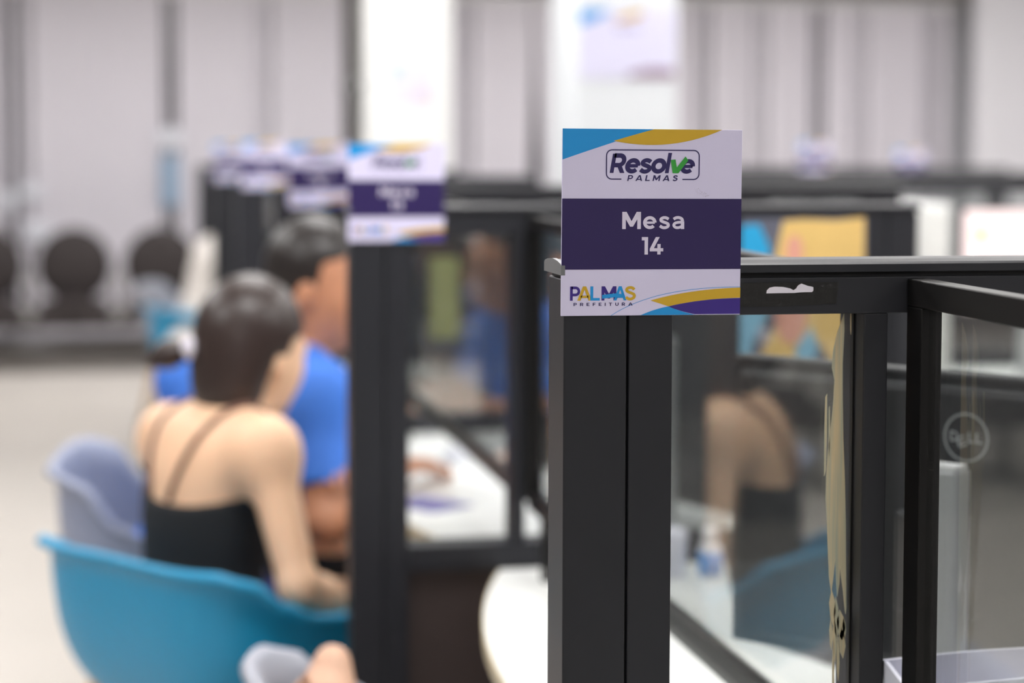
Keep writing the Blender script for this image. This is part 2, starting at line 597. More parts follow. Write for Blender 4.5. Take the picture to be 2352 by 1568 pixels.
    for sd in 'rl':
        a = A['an_' + sd]
        Sh = Field(a - 0.25, a + 0.25, 0.01)
        Sh.cap(a - (0, 0, 0.03), a + bf * 0.15 - (0, 0, 0.045), 0.046, 0.036, k=0.02)
        Sh.clip(lambda X, Y, Z: Z - (a[2] + 0.0))
        link('shoe', Sh.mesh('shoe', base), mat('shoe_dark', (50, 46, 46), 0.6), root)
    return root


def seated(loc, rotz, lean=0.0, dz=0.0, arm='desk'):
    """generic seated joints, facing +x locally"""
    J = dict(pelvis=(0, 0, .53), chest=(.07 + lean * .6, 0, .84), neck=(.10 + lean, 0, 1.0), head=(.14 + lean * 1.2, 0, 1.14),
             sh_r=(.08 + lean * .9, -.185, .955), sh_l=(.08 + lean * .9, .185, .955),
             el_r=(.16 + lean, -.25, .75), el_l=(.16 + lean, .25, .75), wr_r=(.38 + lean, -.15, .79), wr_l=(.38 + lean, .15, .79),
             hd_r=(.46 + lean, -.10, .79), hd_l=(.46 + lean, .10, .79),
             kn_r=(.42, -.11, .50), kn_l=(.42, .11, .50), an_r=(.40, -.11, .085), an_l=(.40, .11, .085))
    c, s = math.cos(rotz), math.sin(rotz)
    out = {k: (loc[0] + c * v[0] - s * v[1], loc[1] + s * v[0] + c * v[1], v[2] + (dz if k[:2] not in ('an',) else 0)) for k, v in J.items()}
    out['face'] = (c, s, -0.08)
    return out


# ================================================================== THE ROOM
M_WALL = mat('wall_paint', (226, 226, 230), 0.7, 0, 0.02, 4)
M_FLOOR = mat('floor_vinyl', (206, 200, 192), 0.38, 0, 0.05, 1.6)
M_FLOOR_SHADE = mat('floor_shaded', (120, 114, 104), 0.55, 0, 0.08, 1.2)
M_CEIL = mat('ceiling_paint', (232, 232, 232), 0.8, 0, 0.01, 4)

structure(box('floor', -4, 7.6, -4, 14.8, -0.1, 0, M_FLOOR))
structure(box('floor_shade', -4, 7.6, 13.0, 14.5, 0, 0.004, M_FLOOR_SHADE))['label'] = 'shade under the waiting bench, coloured in as a dark floor strip'  # bench shade painted as a darker sheet over the plain light floor
structure(box('ceiling', -4, 7.6, -4, 14.8, 2.95, 3.05, M_CEIL))
structure(box('wall_left', -4.1, -4, -4, 14.8, 0, 2.95, mat('wall_grey', (126, 124, 122), .7)))
structure(box('wall_right', 7.6, 7.7, -4, 14.8, 0, 2.95, M_WALL))
structure(box('wall_front', -4, 7.6, -4.1, -4, 0, 2.95, mat('wall_dark', (92, 94, 100), .7)))
wb = structure(box('wall_back', -4, 7.6, 14.7, 14.8, 0, 2.95, M_WALL))
structure(box('trim_2', -4, 7.6, 14.2, 14.5, 2.60, 2.95, mat('pelmet_grey', (150, 144, 138), 0.7)))['label'] = 'grey pelmet above the vertical blinds'
structure(box('wall_panel', 6.32, 7.6, 14.12, 14.22, 0, 2.95, mat('white_panel', (238, 237, 242), 0.6, 0, 0.01)))

# window behind the blinds: dark glass and mullions
win = structure(empty('window_1', (0, 14.60, 0)))
M_WIN = mat('window_dark', (64, 68, 70), 0.12, 0, 0.1, 2)
M_WFR = mat('window_frame', (150, 150, 152), 0.5)
xw = -3.8
k = 0
while xw < 6.2:
    box('pane', xw + 0.03, min(xw + 1.22, 6.2), 0.03, 0.05, 0.35, 2.55, M_WIN, win)
    box('window_mullion', xw - 0.03, xw + 0.03, 0.0, 0.07, 0.35, 2.55, M_WFR, win, 0.004)
    xw += 1.25
box('window_sill', -3.85, 6.25, -0.02, 0.08, 0.28, 0.35, M_WFR, win, 0.006)
M_STK = mat('sticker_white', (236, 238, 246), 0.6, 0, 0.01)
M_STK2 = mat('sticker_blue', (150, 178, 205), 0.6, 0, 0.02)
for (x, z, w, h, mm) in ((0.36, 1.50, 0.17, 0.13, M_STK), (0.36, 1.20, 0.13, 0.36, M_STK2), (-0.60, 1.12, 0.15, 0.10, M_STK), (-0.56, 0.84, 0.16, 0.13, M_STK), (-0.76, 1.06, 0.10, 0.12, M_STK)):
    box('window_sticker', x - w / 2, x + w / 2, -0.235, -0.232, z - h / 2, z + h / 2, mm, win)

# vertical blinds: every slat is a piece of its own
M_SLAT = mat('slat_fabric', (226, 222, 230), 0.8, 0, 0.03, 12)
bl = tag(empty('vertical_blind', (0, 14.42, 0)), 'pale grey vertical blind hanging across the far window wall', 'blind')
box('head_rail', -3.6, 6.3, -0.03, 0.03, 2.50, 2.56, mat('rail_white', (225, 225, 225), 0.4), bl, 0.004)


def slat_mesh():
    n = 6
    pts = []
    for i in range(n + 1):
        t = i / n * 2 - 1
        pts.append((t * 0.0635, 0.004 * (t * t) - 0.002))
    pts += [(x, y + 0.0015) for x, y in reversed(pts)]
    o = prism('slat_tmp', pts, 'z', 0.10, 2.50, M_SLAT)
    me = o.data
    me.name = 'slat'
    bpy.data.objects.remove(o)
    return me


SLAT = slat_mesh()
GAPS = [(-0.745, 60), (-0.60, 50), (0.35, 75), (1.07, 40), (1.72, 80), (2.46, 40), (2.93, 8), (3.045, 8), (4.34, 38), (4.79, 30), (5.18, 48), (5.50, 30), (6.06, 30)]
xs = -3.55
while xs < 6.28:
    a = random.uniform(3, 12)
    tilt = 0
    for gx, ga in GAPS:
        if abs(gx - xs) < 0.056:
            a = ga
            if 2.8 < gx < 3.1:
                tilt = 1
    o = link('slat', SLAT, None, bl, (xs, 0, 0))
    o.rotation_euler = (0, 0, R(a))
    if tilt:
        th = R(2.0 if xs < 2.99 else -2.6)
        o.rotation_euler = (0, th, R(a))
        o.location.x -= 2.5 * math.sin(th)
    xs += 0.112

# pillars
M_PIL = mat('pillar_white', (240, 240, 238), 0.6, 0, 0.01, 4)
M_PIL2 = mat('pillar_white_b', (230, 234, 238), 0.6, 0, 0.01, 4)
structure(box('wall_pillar', 1.095, 1.49, 9.0, 9.45, 0, 2.95, M_PIL, None, 0.006))
structure(box('wall_pillar', 1.845, 2.265, 8.0, 8.52, 0, 2.95, M_PIL2, None, 0.006))
pp = tag(empty('pipe', (1.045, 9.16, 0)), 'dark pipe running up beside the nearer-centre white pillar', 'pipe')
tube('pipe_run', [(0, 0, 0), (0, 0, 2.95)], 0.034, mat('pipe_dark', (58, 54, 52), 0.6), pp, 12)
for z in (0.6, 1.72, 2.6):
    box('pipe_clamp', -0.042, 0.06, -0.042, 0.042, z - 0.02, z + 0.02, mat('clamp_grey', (110, 110, 110), 0.5), pp, 0.004)

# ceiling lights (the lamps that light the hall)
M_LAMP = mat('lamp_diffuser', (255, 253, 252), 0.5, 0, 0.0, 4, emit=LAMP)
M_HOUS = mat('lamp_housing', (225, 225, 225), 0.5)


def ceiling_light(x, y, label):
    t = tag(empty('ceiling_light', (x, y, 2.95)), label, 'ceiling light', 'recessed light panels in the ceiling')
    box('housing', -0.64, 0.64, -0.34, 0.34, -0.035, 0, M_HOUS, t, 0.004)
    box('diffuser', -0.60, 0.60, -0.30, 0.30, -0.045, -0.036, M_LAMP, t)


LIGHTS = [(x, y) for y in (-2.3, 2.45, 4.9, 7.8, 12.0) for x in (-1.6, 0.7, 3.0, 5.4)]  # rearmost row is added, unseen behind the camera, to brighten the front sign
ROWN = {-2.3: 'added out of view behind the camera to brighten the front sign', 2.45: 'above the front desks', 4.9: 'above the third desk bay', 7.8: 'in front of the white pillars', 12.0: 'in front of the far blinds'}
COLN = {-1.6: 'leftmost of its row', 0.7: 'second from the left', 3.0: 'third from the left', 5.4: 'rightmost of its row'}
for x, y in LIGHTS:
    ceiling_light(x, y, 'white ceiling light panel ' + ROWN[y] + ', ' + COLN[x])


# ================================================================== SIGNS
def srf(pts, name, material, parent, y, W_, H_, th=0.00012):
    """flat print: polygon in card fractions (u right, v down) laid on the card face"""
    P = [((u - 0.5) * W_, (0.5 - v) * H_) for u, v in pts]
    return prism(name, P, 'y', y - th, y, material, parent)


def strip(pts, w, name, material, parent, y, W_, H_):
    P = [Vector(((u - .5) * W_, (.5 - v) * H_)) for u, v in pts]
    bm = bmesh.new()
    L, Rr = [], []
    for i, p in enumerate(P):
        d = (P[min(i + 1, len(P) - 1)] - P[max(i - 1, 0)]).normalized()
        n = Vector((-d.y, d.x)) * w / 2
        L.append(bm.verts.new((p.x + n.x, y, p.y + n.y)))
        Rr.append(bm.verts.new((p.x - n.x, y, p.y - n.y)))
    for i in range(len(P) - 1):
        bm.faces.new((L[i], L[i + 1], Rr[i + 1], Rr[i]))
    return finish(bm, name, material, parent)


# geometric sans glyphs: polygons and constant-width strokes, cap height 1
def _arc(cx, cy, rx, ry, a0, a1, n=18):
    return [(cx + rx * math.cos(R(a0 + (a1 - a0) * i / n)), cy + ry * math.sin(R(a0 + (a1 - a0) * i / n))) for i in range(n + 1)]


def _smooth(p, n=6):
    out = []
    for i in range(len(p) - 1):
        a, b, c, d = p[max(i - 1, 0)], p[i], p[i + 1], p[min(i + 2, len(p) - 1)]
        for k in range(n):
            t = k / n
            out.append(tuple(.5 * (2 * b[q] + (c[q] - a[q]) * t + (2 * a[q] - 5 * b[q] + 4 * c[q] - d[q]) * t * t + (3 * b[q] - a[q] - 3 * c[q] + d[q]) * t ** 3) for q in (0, 1)))
    return out + [p[-1]]


def _bar(x0, y0, x1, y1):
    return ('p', [(x0, y0), (x1, y0), (x1, y1), (x0, y1)])


_bowl = [(.10, .905), (.40, .905)] + _arc(.40, .655, .25, .25, 90, -90) + [(.10, .405)]
_S = [(.62, .76), (.50, .875), (.33, .905), (.16, .83), (.135, .68), (.27, .575), (.44, .505), (.60, .40), (.60, .22), (.44, .10), (.26, .10), (.08, .22)]
GLYPH = {
    'M': (1.04, [_bar(0, 0, .2, 1), _bar(.84, 0, 1.04, 1), ('p', [(0, 1), (.24, 1), (.52, .46), (.80, 1), (1.04, 1), (1.04, .93), (.60, .14), (.44, .14), (0, .93)])]),
    'A': (1.0, [('p', [(0, 0), (.385, 1), (.615, 1), (1, 0), (.78, 0), (.50, .76), (.22, 0)]), _bar(.24, .18, .76, .35)]),
    'L': (.66, [('p', [(0, 0), (0, 1), (.2, 1), (.2, .18), (.66, .18), (.66, 0)])]),
    'P': (.75, [_bar(0, 0, .2, 1), ('s', _bowl, .19)]),
    'R': (.78, [_bar(0, 0, .2, 1), ('s', _bowl, .19), ('p', [(.30, .42), (.53, .46), (.78, 0), (.54, 0)])]),
    'S': (.72, [('s', _smooth(_S), .195)]),
    'D': (.82, [_bar(0, 0, .19, 1), ('s', [(.10, .905), (.32, .905)] + _arc(.32, .5, .40, .405, 90, -90) + [(.10, .095)], .19)]),
    'E': (.66, [_bar(0, 0, .2, 1), _bar(.2, .82, .66, 1), _bar(.2, .41, .60, .58), _bar(.2, 0, .66, .18)]),
    'F': (.64, [_bar(0, 0, .2, 1), _bar(.2, .82, .64, 1), _bar(.2, .39, .58, .57)]),
    'I': (.2, [_bar(0, 0, .2, 1)]),
    'T': (.74, [_bar(.27, 0, .47, 1), _bar(0, .82, .74, 1)]),
    'U': (.78, [('s', [(.1, 1), (.1, .38)] + _arc(.39, .38, .29, .285, 180, 360) + [(.68, 1)], .2)]),
    'e': (.76, [('s', [(.10, .375), (.66, .375)], .135), ('s', _arc(.38, .375, .285, .285, 0, 318, 30), .185)]),
    's': (.62, [('s', _smooth([(.55, .575), (.43, .65), (.28, .665), (.14, .60), (.13, .49), (.26, .415), (.40, .365), (.52, .29), (.52, .165), (.38, .085), (.22, .09), (.06, .185)]), .17)]),
    'o': (.78, [('s', _arc(.39, .375, .29, .285, 0, 360, 32), .19)]),
    'l': (.2, [_bar(0, 0, .2, 1.06)]),
    'a': (.70, [_bar(.50, 0, .69, .46), ('s', _smooth([(.09, .575), (.22, .655), (.38, .67), (.54, .60), (.595, .46)]), .17),
                ('s', _smooth([(.58, .40), (.38, .395), (.18, .345), (.105, .22), (.20, .10), (.38, .085), (.58, .17)]), .16)]),
    'v': (.70, [('p', [(0, .75), (.21, .75), (.36, .26), (.51, .75), (.72, .75), (.46, 0), (.26, 0)])]),
    '1': (.38, [('p', [(0, .81), (0, 1), (.38, 1), (.38, 0), (.17, 0), (.17, .81)])]),
    '2': (.72, [('s', _smooth([(.10, .70), (.16, .85), (.34, .91), (.54, .85), (.60, .68), (.48, .50), (.28, .30), (.10, .12)]), .19), _bar(.02, 0, .70, .18)]),
    '3': (.70, [('s', _smooth([(.10, .80), (.30, .91), (.52, .86), (.57, .70), (.46, .57), (.28, .54)]), .18), ('s', _smooth([(.28, .54), (.50, .48), (.60, .32), (.52, .14), (.30, .09), (.08, .20)]), .18)]),
    '0': (.78, [('s', _arc(.39, .5, .29, .405, 0, 360, 36), .19)]),
    '4': (.82, [('p', [(.36, 1), (.60, 1), (.25, .36), (.46, .36), (.46, .60), (.66, .60), (.66, .36), (.82, .36), (.82, .18), (.66, .18), (.66, 0), (.46, 0), (.46, .18), (0, .18), (0, .33)])]),
}


def text(body, u0, u1, v0, v1, name, material, parent, y, W_, H_, bold=0.0, shear=0.0, space=0.09):
    """lettering fitted to a box of the card: u0..u1 wide, v0..v1 from the cap line to the base line"""
    bm = bmesh.new()
    x = 0
    top = max(1.0 if c not in 'esoav' else .76 for c in body)
    q = 0
    pieces = []
    for c in body:
        w, parts = GLYPH[c]
        for pt in parts:
            if pt[0] == 'p':
                pieces.append([(x + a, b) for a, b in pt[1]])
            else:
                P, hw = pt[1], pt[2] / 2 + bold
                closed = abs(P[0][0] - P[-1][0]) + abs(P[0][1] - P[-1][1]) < 1e-6
                L, Rr = [], []
                for i in range(len(P)):
                    a = P[i - 1] if i else (P[-2] if closed else P[0])
                    b = P[i + 1] if i < len(P) - 1 else (P[1] if closed else P[-1])
                    dx, dy = b[0] - a[0], b[1] - a[1]
                    n = math.hypot(dx, dy) or 1
                    L.append((x + P[i][0] - dy / n * hw, P[i][1] + dx / n * hw))
                    Rr.append((x + P[i][0] + dy / n * hw, P[i][1] - dx / n * hw))
                for i in range(len(P) - 1):
                    pieces.append([L[i], L[i + 1], Rr[i + 1], Rr[i]])
        x += w + space
    tot = x - space
    xs_ = [a + shear * b for p in pieces for a, b in p]
    m0, m1 = min(xs_), max(xs_)
    for p in pieces:
        q += 1
        vs = []
        for a, b in p:
            u = u0 + (a + shear * b - m0) / (m1 - m0) * (u1 - u0)
            v = v1 - b / top * (v1 - v0)
            vs.append(bm.verts.new(((u - .5) * W_, y - 1e-7 * q, (.5 - v) * H_)))
        try:
            bm.faces.new(vs)
        except ValueError:
            pass
    bm.normal_update()
    bmesh.ops.triangulate(bm, faces=list(bm.faces))
    return finish(bm, name, material, parent)



def bez(p0, p1, p2, n=12):
    return [((1 - t) ** 2 * p0[0] + 2 * t * (1 - t) * p1[0] + t * t * p2[0], (1 - t) ** 2 * p0[1] + 2 * t * (1 - t) * p1[1] + t * t * p2[1])
            for t in [i / n for i in range(n + 1)]]


def mesa_sign(loc, number, label, rot=0.0, scale=1.0, fine=True):
    W_, H_ = 0.1565 * scale, 0.1572 * scale
    t = tag(empty('table_sign', loc), label, 'sign', 'table number signs on the partition posts')
    t.rotation_euler = (0, rot, 0)
    box('card', -W_ / 2, W_ / 2, 0, 0.0024, -H_ / 2, H_ / 2, M_CARD, t, 0.0003)
    f = -0.0001
    srf(bez((0, .165), (.26, .075), (.505, 0)) + [(0, 0)], 'blue_corner', M_BLUEP, t, f, W_, H_)
    srf(bez((.28, .064), (.38, .034), (.505, 0), 6) + bez((.885, 0), (.60, .125), (.28, .064), 14), 'yellow_swoosh', M_YELP, t, f - .0001, W_, H_)
    srf([(0, .372), (1, .372), (1, .752), (0, .752)], 'purple_band', M_PURPLE, t, f, W_, H_)
    # framed title
    r = .03
    fr = [(.315, .268)] + [(.25 + r - r * math.sin(a), .268 - r + r * math.cos(a)) for a in np.linspace(0, math.pi / 2, 6)]
    fr = [(.325, .268), (.28, .268)] + [(.272 - r * math.sin(a), .268 - r + r * math.cos(a)) for a in np.linspace(0, math.pi / 2, 6)] \
        + [(.272 - r * math.cos(a), .112 + r - r * math.sin(a)) for a in np.linspace(0, math.pi / 2, 6)] \
        + [(.728 + r * math.sin(a), .112 + r - r * math.cos(a)) for a in np.linspace(0, math.pi / 2, 6)] \
        + [(.728 + r * math.cos(a), .268 - r + r * math.sin(a)) for a in np.linspace(0, math.pi / 2, 6)] + [(.665, .268)]
    strip(fr, 0.0010 * scale, 'title_frame', M_INK, t, f - .0001, W_, H_)
    text('Resol', .260, .606, .132, .235, 'title_lettering', M_INK, t, f - .0001, W_, H_, 0.022, 0.17, 0.0)
    text('e', .652, .735, .160, .235, 'title_lettering', M_INK, t, f - .0001, W_, H_, 0.022, 0.17)
    srf([((x - 187) / 1350 + .005, (y - 90) / 1385) for x, y in ((988, 317), (1024, 313), (1034, 372), (1100, 290), (1120, 320), (1047, 415), (1003, 415))],
        'green_check', M_GREEN, t, f - .0003, W_, H_)
    text('PALMAS', .357, .640, .246, .277, 'title_lettering', M_INK, t, f - .0001, W_, H_, 0.0, 0.17, 0.42)
    text('Mesa', .332, .678, .443, .535, 'band_lettering', M_TXT, t, f - .0003, W_, H_, 0.0, 0, .12)
    text(number, .442, .562, .578, .672, 'band_lettering', M_TXT, t, f - .0003, W_, H_, 0.0, 0, .11)
    # city logo
    cols = [M_VIOL, M_YELP, M_BLUEP, M_VIOL, M_BLUEP, M_YELP]
    us = [(.048, .104), (.088, .168), (.160, .212), (.222, .304), (.290, .360), (.352, .412)]
    for ch, (a, b), mm, q in zip('PALMAS', us, cols, range(6)):
        text(ch, a, b, .842, .918, 'city_lettering', mm, t, f - .0001 - .00008 * (q % 3), W_, H_)
    srf([(.225, .888), (.30, .880), (.345, .885), (.345, .905), (.30, .900), (.225, .908)], 'city_lettering', M_BLUEP, t, f - .0004, W_, H_)
    text('PREFEITURA', .068, .395, .930, .947, 'city_lettering', M_INK, t, f - .0001, W_, H_, 0.0, 0, .75)
    # bottom swooshes
    line = bez((.275, 1), (.52, .845), (1, .850), 16)
    strip(line, 0.0004 * scale, 'blue_line', M_BLUEP, t, f - .0001, W_, H_)
    srf(bez((.495, .920), (.70, .862), (1, .853)) + bez((1, .908), (.78, .912), (.595, .952)), 'yellow_swoosh', M_YELP, t, f, W_, H_)
    srf(bez((.595, .953), (.78, .912), (1, .910)) + [(1, .996), (.745, .996)] + bez((.745, .996), (.66, .980), (.595, .953), 4), 'violet_swoosh', M_VIOL, t, f, W_, H_)
    srf(bez((.44, .999), (.52, .965), (.595, .953), 5) + bez((.595, .953), (.66, .980), (.745, .999), 5), 'blue_swoosh', M_BLUEP, t, f, W_, H_)
    if fine:
        rr = random.Random(3)
        bm = bmesh.new()
        for i in range(70):
            q = rr.random()
            u = .740 + q * .07 + rr.gauss(0, .008); v = .322 + q * .038 + rr.gauss(0, .006)
            if v > .366:
                continue
            s_ = rr.uniform(.0004, .0010)
            x, z = (u - .5) * W_, (.5 - v) * H_
            bm.faces.new([bm.verts.new((x + dx * s_ * W_, f - .0001, z + dz * s_ * H_)) for dx, dz in ((-1, -1), (1, -1), (1, 1), (-1, 1))])
        o = finish(bm, 'scuff_mark', mat('scuff_grey', (135, 122, 130), 0.8), t)
        o['kind'] = 'stuff'
    return t


# ================================================================== PARTITIONS
PITCH_Y = 1.58
PY = [1.64 + PITCH_Y * i for i in range(6)]
SILL = 0.795
CAP = [(-.003, 1.3425), (-.003, 1.3490), (.000, 1.3508), (.012, 1.3527), (.030, 1.3538), (.048, 1.3527), (.060, 1.3508), (.063, 1.3490), (.063, 1.3425)]


def partition(Y, x0, x1, label, mull=True, far=False):
    t = tag(empty('glazed_partition', (0, Y, 0)), label, 'partition', 'glazed desk partitions')
    for a, b in ((x0, x0 + .0546), (x0 + .0566, x0 + .095)):
        box('post', a, b, 0, .06, 0, 1.338, M_FRAME, t, .0012)
    box('post_groove', x0 + .0540, x0 + .0572, .006, .054, 0, 1.336, M_BLACK, t)
    for a, b in ((x1 - .095, x1 - .0566), (x1 - .0546, x1)):
        box('post', a, b, 0, .06, 0, 1.338, M_FRAME, t, .0012)
    box('post_groove', x1 - .0572, x1 - .0540, .006, .054, 0, 1.336, M_BLACK, t)
    box('top_rail', x0 + .0952, x1 - .0952, 0, .06, 1.306, 1.338, M_FRAME, t, .0012)
    box('shadow_gap', x0 + .002, x1 - .002, .004, .056, 1.3375, 1.342, M_BLACK, t)
    prism('top_cap', CAP, 'x', x0, x1, M_FRAME, t, smooth=False)
    for s, xx in ((-1, x0), (1, x1)):
        prism('end_cap', [(y * 1.03 - .001, z + (.0007 if z > 1.345 else -.0007)) for y, z in CAP], 'x', xx + s * .0035 if s < 0 else xx, xx if s < 0 else xx + .0035, M_CAP, t)
    box('sill', x0 + .0952, x1 - .0952, -.002, .062, SILL - .042, SILL, M_FRAME, t, .0015)
    box('lower_panel', x0 + .0952, x1 - .0952, .012, .048, 0.06, SILL - .042, M_BROWN, t)
    if mull:
        m0, m1 = x0 + .267, x0 + .289
        box('mullion', m0, m1, 0, .06, SILL, 1.306, M_FRAME, t, .0012)
        spans = ((x0 + .095, m0), (m1, x1 - .095))
    else:
        spans = ((x0 + .095, x1 - .095),)
    for a, b in spans:
        box('pane', a, b, .028, .033, SILL, 1.306, GLASS, t)
        if not far:
            for u, v in ((a, a + .0015), (b - .0015, b)):
                box('pane_gasket', u, v, .022, .027, SILL, 1.306, M_BLACK, t)
    return t


P_LABEL = ['charcoal glazed partition in front, carrying the sharp table 14 sign',
           'charcoal glazed partition behind the table 14 one, beside the person in the black top',
           'charcoal glazed partition third from the front, behind the person in the blue polo',
           'charcoal glazed partition fourth from the front in the row of desks',
           'charcoal glazed partition fifth from the front in the row of desks',
           'charcoal glazed partition furthest back in the row of desks']
PARTS = []
for i, Y in enumerate(PY):
    PARTS.append(partition(Y, 0.367, 1.34, P_LABEL[i], True, i > 1))

# tape, torn paper and dried glue on the front partition
p1 = PARTS[0]
M_TAPE = mat('black_tape', (33, 32, 31), 0.3, 0, 0.25, 120, 0.6)
tp = prism('tape', [(.512, 1.3135), (.560, 1.3131), (.608, 1.3150), (.610, 1.3330), (.608, 1.3336), (.560, 1.3338), (.512, 1.3336)], 'y', -.0008, -.0001, M_TAPE, p1)
tp['label'] = 'wrinkled strip of black tape'
M_TORN = mat('torn_paper', (232, 228, 240), 0.7)
prism('torn_paper', [(.5446, 1.3245), (.5450, 1.3270), (.5475, 1.3294), (.5520, 1.3302), (.5600, 1.3298), (.5660, 1.3285), (.5690, 1.3270), (.5712, 1.3282), (.5730, 1.3310), (.5760, 1.3326),
                     (.5790, 1.3316), (.5820, 1.3305), (.5850, 1.3300), (.5868, 1.3294), (.5868, 1.3262), (.5855, 1.3252), (.5800, 1.3252), (.5740, 1.3250), (.5700, 1.3246), (.5600, 1.3246)],
      'y', -.0012, -.0008, M_TORN, p1)
M_GLUE = bpy.data.materials.new('dried_glue')
M_GLUE.use_nodes = True
_nt = M_GLUE.node_tree
_b = _nt.nodes['Principled BSDF']
_b.inputs['Roughness'].default_value = 0.6
_tc = _nt.nodes.new('ShaderNodeTexCoord'); _mp = _nt.nodes.new('ShaderNodeMapping'); _mp.inputs['Scale'].default_value = (330, 1, 7)
_nz = _nt.nodes.new('ShaderNodeTexNoise'); _nz.inputs['Scale'].default_value = 1; _nz.inputs['Detail'].default_value = 4
_cr = _nt.nodes.new('ShaderNodeValToRGB')
_cr.color_ramp.elements[0].position = 0.35; _cr.color_ramp.elements[0].color = lin((178, 184, 164))
_cr.color_ramp.elements[1].position = 0.68; _cr.color_ramp.elements[1].color = lin((226, 204, 160))
_nt.links.new(_tc.outputs['Object'], _mp.inputs['Vector']); _nt.links.new(_mp.outputs[0], _nz.inputs['Vector'])
_nt.links.new(_nz.outputs['Fac'], _cr.inputs[0]); _nt.links.new(_cr.outputs[0], _b.inputs['Base Color'])


def glue(pts, yoff):
    return prism('glue_streak', pts, 'y', .0274 - yoff, .0279, M_GLUE, p1)


# coordinates on the pane: x, z
glue([(.6230, 1.2960), (.6258, 1.3040), (.6262, 1.2900), (.6250, 1.2600), (.6254, 1.2300), (.6264, 1.1950), (.6284, 1.1560), (.6298, 1.1200), (.6306, 1.0780), (.6314, 1.0420), (.6308, 1.0360), (.6300, 1.0400),
      (.6284, 1.0560), (.6262, 1.0700), (.6250, 1.0800), (.6246, 1.0640), (.6228, 1.0520), (.6218, 1.0640), (.6206, 1.0860), (.6190, 1.0700), (.6172, 1.0560), (.6150, 1.0700), (.6136, 1.0950), (.6124, 1.1200), (.6110, 1.1400),
      (.6112, 1.1600), (.6124, 1.1800), (.6150, 1.2050), (.6170, 1.2250), (.6178, 1.2450), (.6152, 1.2560), (.6160, 1.2700), (.6190, 1.2850)], .0004)
glue([(.6096, 1.2300), (.6110, 1.2330), (.6114, 1.2000), (.6104, 1.1640), (.6092, 1.1600), (.6090, 1.2000)], .0004)
glue([(.6128, 1.2200), (.6136, 1.2220), (.6142, 1.1960), (.6136, 1.1760), (.6128, 1.1900)], .0004)
for (x, z, w, h) in ((.6185, 1.0420, .0030, .016), (.6222, 1.0320, .0026, .020), (.6266, 1.0260, .0042, .014), (.6280, 1.0100, .0032, .014), (.6210, 1.0130, .0020, .020), (.6176, 1.0180, .0016, .014), (.6296, 1.0230, .0018, .010), (.6244, .9960, .0014, .020), (.6200, .9800, .0010, .034), (.6322, 1.2950, .0006, .010)):
    glue([(x - w, z + h * .3), (x - w * .3, z + h), (x + w * .6, z + h * .5), (x + w, z - h * .2), (x + w * .3, z - h), (x - w * .5, z - h * .6)], .0003)

# glass screens between customer and clerk side, one per desk bay


def screen(y0, y1, x0, label, near_only=False):
    t = tag(empty('glass_screen', (x0, y0, 0)), label, 'glass screen', 'black framed glass screens along the desks')
    L = y1 - y0
    zb, zt = .852, 1.336
    box('top_rail', 0, .019, 0, L, zt - .0235, zt, M_BLACK, t, .0012)
    box('bottom_rail', 0, .019, 0, L, zb, zb + .03, M_BLACK, t, .0012)
    box('stile', 0, .019, L - .033, L, zb + .03, zt - .0235, M_BLACK, t, .0012)
    box('stile', 0, .019, 0, .033, zb + .03, zt - .0235, M_BLACK, t, .0012)
    box('pane', .007, .012, .033, L - .033, zb + .03, zt - .0235, GLASS, t)
    for y in (.10, L - .12):
        box('foot', .003, .016, y, y + .03, .752, zb, M_BLACK, t, .001)
    return t


screen(.10, 1.639, .6725, 'black framed glass screen nearest the camera, running off the right edge')
S_LABEL = ['black framed glass screen behind the table 14 partition', 'black framed glass screen in front of the person in the blue polo',
           'black framed glass screen in the third desk bay', 'black framed glass screen in the fourth desk bay', 'black framed glass screen in the fifth desk bay']
for i in range(5):
    screen(PY[i] + .061, PY[i + 1] - .001, .660, S_LABEL[i])

# desks


def desk(i, label):
    y0 = PY[i] + .064 if i >= 0 else 0.13
    y1 = (PY[i + 1] if i >= 0 else PY[0]) - .004
    c = (y0 + y1) / 2
    h = (y1 - y0) / 2
    left = []
    for k in range(25):
        o = -h + 2 * h * k / 24
        left.append((.49 + .125 * (abs(o) / .757) ** 2.1, o))
    t = tag(empty('service_desk', (0, c, 0)), label, 'desk', 'white service desks with rounded ends')
    right = [(1.00, h), (.868, .225 + .02), (1.262, -h)]
    prism('desk_top', left + right, 'z', .727, .752, M_WHITE, t)
    outer = [(x - .0025, y) for x, y in left]
    prism('edge_band', outer + left[::-1], 'z', .7268, .7515, M_CREAM, t)
    box('support_panel', .70, .725, -h + .1, h - .1, 0, .727, M_BROWN, t)
    for yy in (-h + .06, h - .10):
        box('leg', 1.0 if yy < 0 else .93, 1.04 if yy < 0 else .97, yy, yy + .04, 0, .727, M_FRAME, t, .003)
    return t


D_LABEL = ['white service desk behind the table 14 partition, holding the monitor', 'white service desk in front of the person in the blue polo, with a purple leaflet',
           'white service desk in the third bay behind the glass', 'white service desk in the fourth bay', 'white service desk in the fifth bay']
desk(-1, 'white service desk nearest the camera, under the near glass screen')
for i in range(5):
    desk(i, D_LABEL[i])

mesa_sign((.4425, PY[0] - .0032, 1.3858), '14', 'sharp white and purple table 14 card on the front partition', R(0.25))
mesa_sign((.4415, PY[1] - .0032, 1.374), '13', 'blurred white and purple table card on the second partition', R(0), 1.0, False)
mesa_sign((.473, PY[2] - .0032, 1.379), '12', 'blurred table card behind and left of the second one', R(-1), .95, False)
mesa_sign((.455, PY[3] - .0032, 1.388), '11', 'small blurred table card on the fourth partition', R(0), .92, False)
mesa_sign((.440, PY[4] - .0032, 1.382), '10', 'smallest blurred table card, furthest left in the row', R(0), .92, False)


